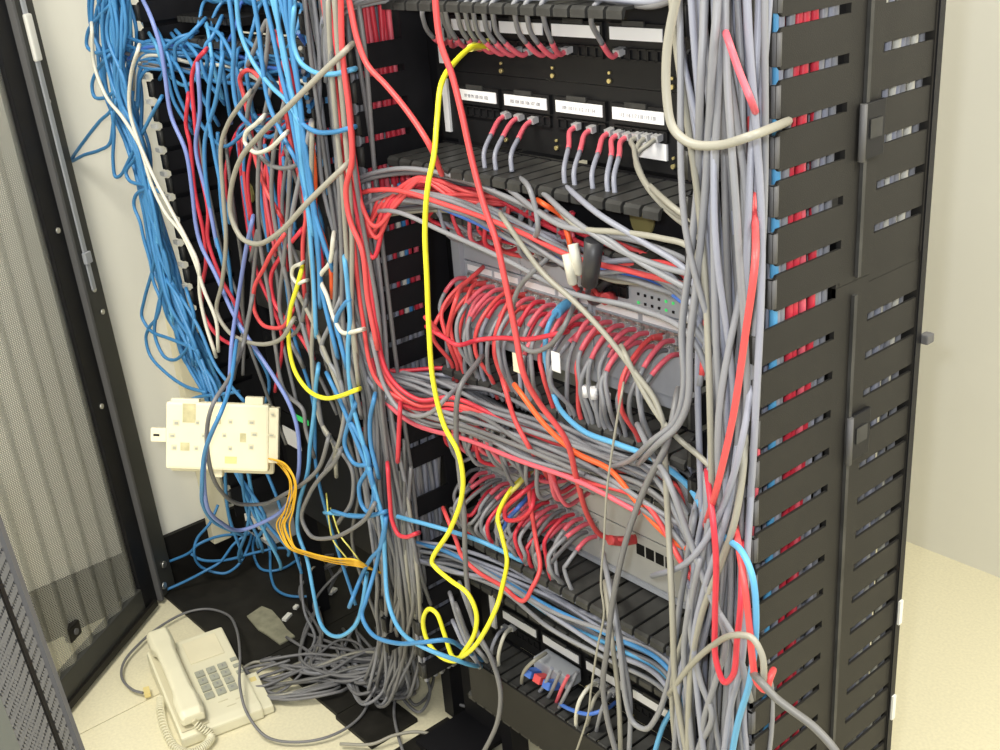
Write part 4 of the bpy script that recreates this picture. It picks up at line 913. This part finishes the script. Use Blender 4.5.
C_('b', 'blue cable hanging over the front of the ivory box', -0.36, "236,345,-0.24 229,390,-0.31 220,414,-0.35 210,436,-0.362 204,456,-0.362 202,485,-0.36 203,505,-0.34 214,522,-0.3 240,534,-0.22", 0.0040)
C_('r', 'red cable hanging down the left side of the left rack', -0.18, "204,52 198,59 192,77 194,112 200,168 208,210 208,240 222,280 235,304 243,330", 0.0042)
C_('r', 'second red cable beside it, hooking left halfway', -0.18, "188,100 186,125 190,144 195,192 204,235 206,262 202,288 203,312 216,334 234,346", 0.0042)
C_('w', 'small white cable loop in the middle of the left rack', -0.2, "262,118 256,124 246,133 245,142 254,152 269,149 284,135", 0.0040)
C_('c', 'big grey cable loop in front of the left rack and middle manager', -0.24, "346,50,-0.2 320,75,-0.22 290,105 260,135 240,160 231,190 231,215 240,236 256,244 280,232 310,200,-0.23 344,167,-0.2", 0.0047)
C_('R', 'red cable loop at the middle of the left rack', -0.19, "284,235 272,252 264,268 254,290 255,312 262,324 272,328 284,326 292,312", 0.0041)
C_('r', 'red cable twisting inside the red loop', -0.18, "300,232 284,252 271,277 274,301 282,315 296,330 310,352", 0.0041)
C_('y', 'pale yellow cable curving under the white loop of the left rack', -0.2, "301,272 297,287 290,312 289,345 295,371 308,390 324,398 340,396 356,390", 0.0042)
C_('w', 'white cable hooked in front of the middle manager', -0.19, "333,240 330,262 320,278 327,296 334,318 342,332 352,332 360,330", 0.0040)
C_('w', 'white short loop at the top of the yellow cable', -0.2, "300,264 293,268 292,276 297,283 304,281", 0.0034)
for i, (s, lab) in enumerate((("284,60 281,77 286,112 293,152 302,187 306,215 303,240 305,300 312,350", 'red cable falling behind blue ones at the right of the left rack'), ("278,40 289,67 297,112 304,150 311,192 316,230 322,260", 'red cable farthest right behind the blue ones of the left rack'), ("312,140 315,175 316,216 324,240 330,262 332,290", 'orange-red cable beside the white one of the left rack'), ("262,80 250,70 240,78 245,100 250,125 256,160 266,190 280,215", 'red cable curling out of the red leads in the left rack'))):
    C_('RroR'[i], lab, -0.175, s, 0.0042)
g = 'blue cables falling at the right of the left rack'
for i, s in enumerate(("270,-10 282,40 291,90 300,150 308,210 313,270 316,330", "278,-10 288,30 296,70 303,130 312,190 318,240 320,300", "284,-10 290,40 300,100 306,160 316,230 322,290 336,350", "274,-10 284,60 298,120 303,180 312,230", "290,-10 293,50 300,100 304,150 314,210 330,262", "262,-10 272,30 280,70 290,110 299,160 306,200", "236,-10 240,30 252,60 270,85 290,105 300,125", "252,-10 258,25 262,60 268,100 280,130 296,160", "294,10 293,40 299,60 314,72 334,74 350,70", "290,90 298,118 314,131 334,132 350,128", "228,-10 234,40 233,80 238,110 250,125 268,128", "222,60 216,100 205,140 206,180 214,230 222,260", "198,70 200,110 196,150 208,200 216,240", "212,66 208,110 214,150 222,190 228,215")):
    C_('sbbsbbsbsbbbib'[i], ('sky-blue' if 'sbbsbbsbsbbbib'[i] == 's' else 'violet-blue' if 'sbbsbbsbsbbbib'[i] == 'i' else 'blue') + ' cable, number %s from the left among the blue falls of the left rack' % ('eight nine ten seven twelve six four five fourteen thirteen three two one eleven'.split()[i]), -0.19, s, 0.0041, g)
g = 'grey cables falling through the left rack'
for i, s in enumerate(("310,128 302,168 293,210 290,240 296,300 310,352", "312,130 311,192 310,240 314,300 312,360 320,420 334,445 336,470", "270,90 262,130 258,180 260,240 270,300 276,350 284,390 303,410 306,430 312,450", "285,100 274,150 272,200 280,250 290,300 286,330 300,360", "250,60 268,20 264,70 250,100 248,130 264,160 280,168 296,165 306,152", "252,255 258,230 255,260 250,310 240,345 234,375", "290,170 288,210 284,260 280,310 288,335 300,326 306,300", "296,290 312,320 322,345 334,375 344,405 342,430 334,458", "340,300 330,325 322,350 340,380 345,410 340,440 326,470", "336,250 335,300 332,340 340,380 350,420 362,450 370,480", "318,400 324,430 340,450 352,470 352,500 340,520", "328,0 331,60 336,120 342,180 346,240 350,300 356,350", "334,-10 338,50 344,120 349,180 352,240 352,320 358,380", "325,-10 330,40 333,100 338,150 340,200 342,260 344,330 360,410")):
    C_('gcGGGGGcgGGccG'[i], ('grey', 'cream-grey', 'dull grey', 'dull grey', 'dark grey', 'thin-looking grey', 'greyish', 'pale cream-grey', 'mid grey', 'darker grey', 'short grey', 'cream-grey', 'cream-coloured grey', 'plain grey')[i] + ' cable, number %s from the top left among the left rack greys' % ('six seven three four one two five nine ten eleven twelve thirteen fourteen eight'.split()[i]), -0.185, s, 0.0042, g)
g = 'blue cables falling between the racks to the floor'
for i, (s, lab) in enumerate((("345,262 348,290 350,320 348,350 352,400 365,450 375,490 383,520 385,560 388,600,-0.21 400,630,-0.23 425,648,-0.24 462,662,-0.2 480,666,-0.09", 'blue cable falling past the middle manager and ending at the covered duct'), ("384,530 375,570 366,600,-0.22 362,615,-0.23 372,634,-0.24 395,643,-0.24 425,642,-0.24 445,640,-0.22 468,652,-0.15 482,660,-0.07", 'blue cable sweeping low left and back to the covered duct'), ("356,403 348,425 345,446 354,463 368,465", 'short blue loop beside the middle manager'), ("352,424 360,438 368,455 369,466 359,487 362,505 368,512 374,494 370,470", 'blue cable twisted in a figure eight beside the middle manager'),
        ("318,370 316,385 314,414 310,446 308,470 299,505 298,532 307,559,-0.2 313,590,-0.21 320,622,-0.21 329,634,-0.22 341,636,-0.22 356,624,-0.21 362,605,-0.2 366,580", 'blue cable hanging in a deep U above the floor'), ("330,380 342,405 352,430 368,470 378,505", 'blue cable slanting beside the grey fall'), ("345,360 340,340 336,322 344,305 349,300", 'blue cable stub beside the middle manager'), ("374,400 370,420 371,445 377,470", 'short blue length left of the grey fall'), ("336,512 350,516 368,516 384,512", 'blue cable crossing to the sky-blue one at the middle manager'), ("386,520 382,545 370,560 360,580 352,600,-0.22", 'blue cable curling into the floor heap'))):
    C_('sbbbsbbbbb'[i], lab.replace('blue', 'sky-blue') if 'sbbbsbbbbb'[i] == 's' else lab, -0.19, s, 0.0042, g)
C_('G', 'grey cable hanging in a round U below the left rack', -0.2, "340,452 334,463 320,478 309,495 302,519 310,535 331,538 352,529 366,518 374,505", 0.0043)
for i in range(6):
    o_ = (i - 2.5) * 1.5; j_ = lambda: rnd.uniform(-1.4, 1.4)
    C_('a', 'thin amber fibre cable below the ivory box, %s from the left' % ordn(i), -0.2 - 0.003 * i, "%.1f,458 %.1f,465 %.1f,481 %.1f,508 %.1f,527 %.1f,546 %.1f,%.1f 334,%.1f 356,%.1f 374,570,-0.17 392,578,-0.12" % (266, 284 + o_ + j_(), 293 + o_ + j_(), 289 + o_ + j_(), 283 + o_ * 1.5 + j_(), 291 + o_ + j_(), 306, 553 - o_ * 0.7 + j_(), 560 - o_ * 0.7 + j_(), 563 - o_ * 0.8), 0.0017, 'amber fibre cables')
for i, s in enumerate(("327,500 329,520 333,540 345,556", "333,515 340,535 350,548 356,556")):
    C_('Y', 'thin yellow fibre cable, %s of two near the floor below the left rack' % ('left', 'right')[i], -0.18, s, 0.0016, 'yellow fibre cables')
# horizontal blue and white cables in the left tray, leads of the left panels
g = 'cables in the left tray'; it = []
for k in range(14):
    col = 'bbBbwbGbbbcbGb'[k]; z = 1.262 + 0.05 * ((k * 5) % 14) / 13; y = -0.03 - 0.05 * ((k * 3) % 14) / 13
    pts = [Vector((-0.74, -0.15, z - 0.02 + rnd.uniform(-.06, .04))), Vector((-0.69, -0.14, z + .005))] + [Vector((x, y + rnd.uniform(-.012, .012), z + rnd.uniform(-.014, .012) - 0.02 * math.sin((x + .68) * 6.28))) for x in (-0.60, -0.48, -0.36, -0.25)] + [Vector((-0.175, -0.12, z + rnd.uniform(-.05, .05)))]
    it.append((cable(col, pts, CN[col] + ' cable lying in the tray of the left rack', g), -(pts[3].z - pts[3].y)))
rank(it, '@, # from the top')
g = 'blue cables drooping out of the left tray'; it = []
for k in range(16):
    x0 = 152 + 100 * k / 15 + rnd.uniform(-5, 5); y0 = rnd.uniform(28, 48); sx = rnd.uniform(-22, 30); dp = rnd.uniform(40, 95); col = pick('bbbsbb')
    P = [at(x0 - sx * 0.9, y0 - rnd.uniform(-6, 10), -0.10), at(x0 - sx * 0.3, y0 + 6, -0.12), at(x0 + sx * 0.3, y0 + dp * 0.35, -0.13), at(x0 + sx * 0.5 + 4, y0 + dp * 0.7, -0.125), at(x0 + sx + 8, y0 + dp, -0.11)]
    if k % 4 == 0: P += [at(x0 + sx + 22, y0 + dp + 8, -0.11), at(x0 + sx + 40, y0 + dp - 6, -0.10)]
    it.append((cable(col, tuck(P), CN[col] + ' cable', g), x0))
rank(it, '@ drooping out of the left tray, # from the left')
g = 'blue leads of the top left panel'
for k in range(18):
    x = LX0 + 0.05 + 0.38 * k / 17; col = 'bbsbbbBbbbsbbbbbwb'[k]
    pts = [Vector((x, -0.008, 1.375)), Vector((x, -0.04, 1.378)), Vector((x + rnd.uniform(-.015, .015), -0.065, 1.41 if k % 3 else 1.34)), Vector((x + rnd.uniform(-.03, .03), -0.07, 1.47 if k % 3 else 1.305)), Vector((x + rnd.uniform(-.05, .05), -0.06, 1.56 if k % 3 else 1.285))]
    lead(col, pts, CN[col] + (' lead rising out of the top left panel, ' if k % 3 else ' lead dropping from the top left panel, ') + ordn(k) + ' from the left', g, None)
g = 'leads of the lower left panel'
for k in range(18):
    x = LX0 + 0.16 + 0.28 * k / 17; col = 'rbRbrpbrRbrrGbrrbp'[k]; e = rnd.uniform(-.03, .04)
    pts = [Vector((x, -0.008, 1.18)), Vector((x, -0.04, 1.18)), Vector((x + rnd.uniform(-.015, .015), -0.075, 1.165)), Vector((x + e, -0.095, 1.10)), Vector((x + 1.5 * e, -0.10, 0.98 + rnd.uniform(-.05, .05)))]
    lead(col, pts, CN[col] + ' lead hanging from the lower left panel, ' + ordn(k) + ' from the left', g, None)
g = 'loose cables inside the left rack'
for k in range(10):
    col = 'GbkrGbGkbG'[k]; x = -0.60 + 0.42 * k / 9
    pts = [Vector((x + rnd.uniform(-.03, .03), -0.09 - 0.03 * rnd.random(), z)) + Vector((0.06 * (1.1 - z), 0, 0)) for z in (1.16, 1.04, 0.92, 0.80, 0.68, 0.56, 0.42)]
    pts.append(pts[-1] + Vector((0.05, 0, -0.15)))
    cable(col, pts[:rnd.choice((5, 6, 8, 8))], CN[col] + ' cable hanging loosely inside the left rack, ' + ordn(k) + ' from the left', g)
# ================================================================== FLOOR
g = 'blue loops on the black base plate'
for i, (s, lab) in enumerate((("218,505,f0.2 210,523,f0.17 197,539,f0.13 194,552,f0.10 199,565,f0.055 210,571,f0.03 226,573,f0.02 240,563,f0.03 248,547,f0.06 253,530,f0.12", 'blue cable in a round loop on the black base plate by the door'), ("168,562,f0.06 189,553,f0.09 199,544,f0.12 220,536,f0.12 250,534,f0.10", 'blue cable running from the door along the baseboard'), ("166,590,f0.005 186,581,f0.02 205,571,f0.04 220,562,f0.05 234,544,f0.09 250,532,f0.11", 'blue cable starting at the door corner'), ("191,554,f0.09 202,560,f0.07 226,560,f0.05 258,552,f0.045 282,548,f0.04 305,552,f0.02", 'blue cable lying flat across the black base plate'), ("257,528,f0.1 253,550,f0.02 260,568,f 271,571,f 284,568,f 300,558,f", 'blue cable in a shallow U on the black base plate'), ("258,528,f0.1 269,547,f0.02 271,576,f 277,590,f 290,596,f 310,596,f 330,590,f", 'blue cable curling to the right over the black base plate'), ("262,520,f0.12 285,530,f0.06 300,534,f0.04", 'blue cable leaving the socket box to the right'), ("248,480,f0.3 246,500,f0.2 250,520,f0.12 256,535,f0.05", 'blue cable dropping behind the socket box'))):
    cable('b', s, lab, g)
C_('G', 'grey telephone line cord lying on the cream floor, with a plug', 0, "143,693,f 133,690,f 122,678,f 124,662,f 138,645,f 158,628,f 185,613,f 206,609,f 226,614,f0.01 236,628,f0.04 240,655,f0.06 240,687,f0.055 247,713,f0.03 267,737,f0.005 300,742,f 333,735,f 360,717,f 372,690,f0.006 370,663,f0.01 357,643,f0.015 340,640,f0.02 318,655,f0.015 300,675,f0.01 283,690,f 262,698,f 252,687,f 258,672,f0.01 290,660,f0.02", 0.0034)
o = MB().obox(atz(147, 692, 0.012), (0.012, -0.004, 0), (0.002, 0.006, 0), (0, 0, 0.005)).build('telephone_plug', M['tape']); tag(o, 'amber telephone plug at the end of the line cord on the floor', 'plug')
g = 'grey cables heaped on the floor'
for k in range(20):
    a = rnd.uniform(0, 1); py0 = rnd.uniform(640, 672); 
    pts = ["%d,%d,-0.13" % (rnd.uniform(392, 412), rnd.uniform(420, 470)), "%d,%d,-0.16" % (rnd.uniform(398, 420), rnd.uniform(560, 600)), "%d,%d,f%.3f" % (rnd.uniform(395, 430), rnd.uniform(635, 670), rnd.uniform(.03, .07)), "%d,%d,f%.3f" % (rnd.uniform(355, 385), rnd.uniform(650, 684), rnd.uniform(.01, .03)), "%d,%d,f%.3f" % (rnd.uniform(300, 325), rnd.uniform(652, 682), rnd.uniform(.0, .02)), "%d,%d,f%.3f" % (rnd.uniform(255, 275), rnd.uniform(655, 694), rnd.uniform(.0, .012))]
    if k % 3 == 0: pts += ["%d,%d,f" % (rnd.uniform(240, 250), rnd.uniform(665, 690)), "%d,%d,f0.006" % (rnd.uniform(262, 280), rnd.uniform(690, 700)), "%d,%d,f0.01" % (rnd.uniform(310, 340), rnd.uniform(680, 694))]
    if k % 3 == 1: pts = pts[2:5] + ["%d,%d,f0.01" % (rnd.uniform(300, 330), rnd.uniform(625, 640)), "%d,%d,f0.03" % (rnd.uniform(290, 340), rnd.uniform(580, 610)), "%d,%d,f0.12" % (rnd.uniform(300, 350), rnd.uniform(545, 570))]
    col = pick('GGGgkc')
    P = P3(' '.join(pts)); P.append(P[-1] + Vector((-0.01, 0.03, -0.012))); cable(col, P, CN[col] + ' cable in the heap on the floor between the telephone and the rack', g, r=0.0039)
for i, (s, lab) in enumerate((("390,640,f0.04 386,665,f0.02 384,690,f 394,700,f 405,690,f0.01 420,660,f0.04 430,645,f0.06", 'grey cable in a coil at the edge of the pale floor patch'), ("380,660,f0.03 375,680,f 376,697,f 384,698,f 392,680,f0.01 405,655,f0.04", 'grey cable hooking below the grey fall'), ("404,690,f0.01 415,705,f 428,695,f 434,672,f0.02 428,655,f0.04", 'dull grey cable coiled on the pale floor patch'), ("398,680,f0.02 394,710,f 398,735,f 406,760,f", 'grey cable running to the bottom edge over the narrow base plate'), ("340,744,f 372,744,f0.004 395,735,f0.012 420,732,f0.012 438,738,f0.006 446,755,f", 'thin grey cable along the bottom edge of the floor'), ("456,675,f0.08 454,690,f0.05 459,704,f0.02 474,706,f0.014 497,699,f0.014", 'grey cable curving on the pale floor patch under the duct'), ("410,650,f0.05 430,690,f0.01 420,712,f 404,700,f 396,680,f0.01 412,660,f0.03", 'grey cable ring at the foot of the grey fall'))):
    cable('GGkGcGG'[i], s, lab, 'grey coils at the foot of the grey fall', r=0.0037)
# torn plate and scraps
tp = [atz(x, y, 0.011) for x, y in ((247, 617), (262, 607), (272, 611), (281, 621), (287, 630), (295, 637), (280, 645), (268, 636), (258, 630))]
me_ = MB(); n_ = len(tp)
me_.prism([(p.x, p.y) for p in tp], lambda u, v: (u, v, 0.010), lambda u, v: (u, v, 0.014))
M['card'] = mat('grey_cardboard', (0.24, 0.235, 0.17), 0.8, noise=0.2, nscale=50)
o = me_.build('torn_card', M['card']); tag(o, 'torn grey-green card lying on the black base plate by the telephone', 'card')
for i, (px, py, w_, h_, lab) in enumerate(((287, 617, 0.006, 0.020, 'thin white scrap beside the torn card'), (296, 607, 0.005, 0.010, 'tiny white scrap above the torn card'), (327, 592, 0.016, 0.008, 'white plastic bit under the hanging cables'), (334, 590, 0.006, 0.010, 'small white bit right of the other plastic bit'), (448, 734, 0.006, 0.018, 'white clip beside the olive bolt on the floor'))):
    c = atz(px, py, 0.014)
    o = MB().obox(c, (w_ * 0.9, w_ * 0.4, 0), (-h_ * 0.3, h_ * 0.6, 0), (0, 0, 0.003)).build('plastic_scrap', M['white']); tag(o, lab, 'scrap', 'white scraps on the floor')
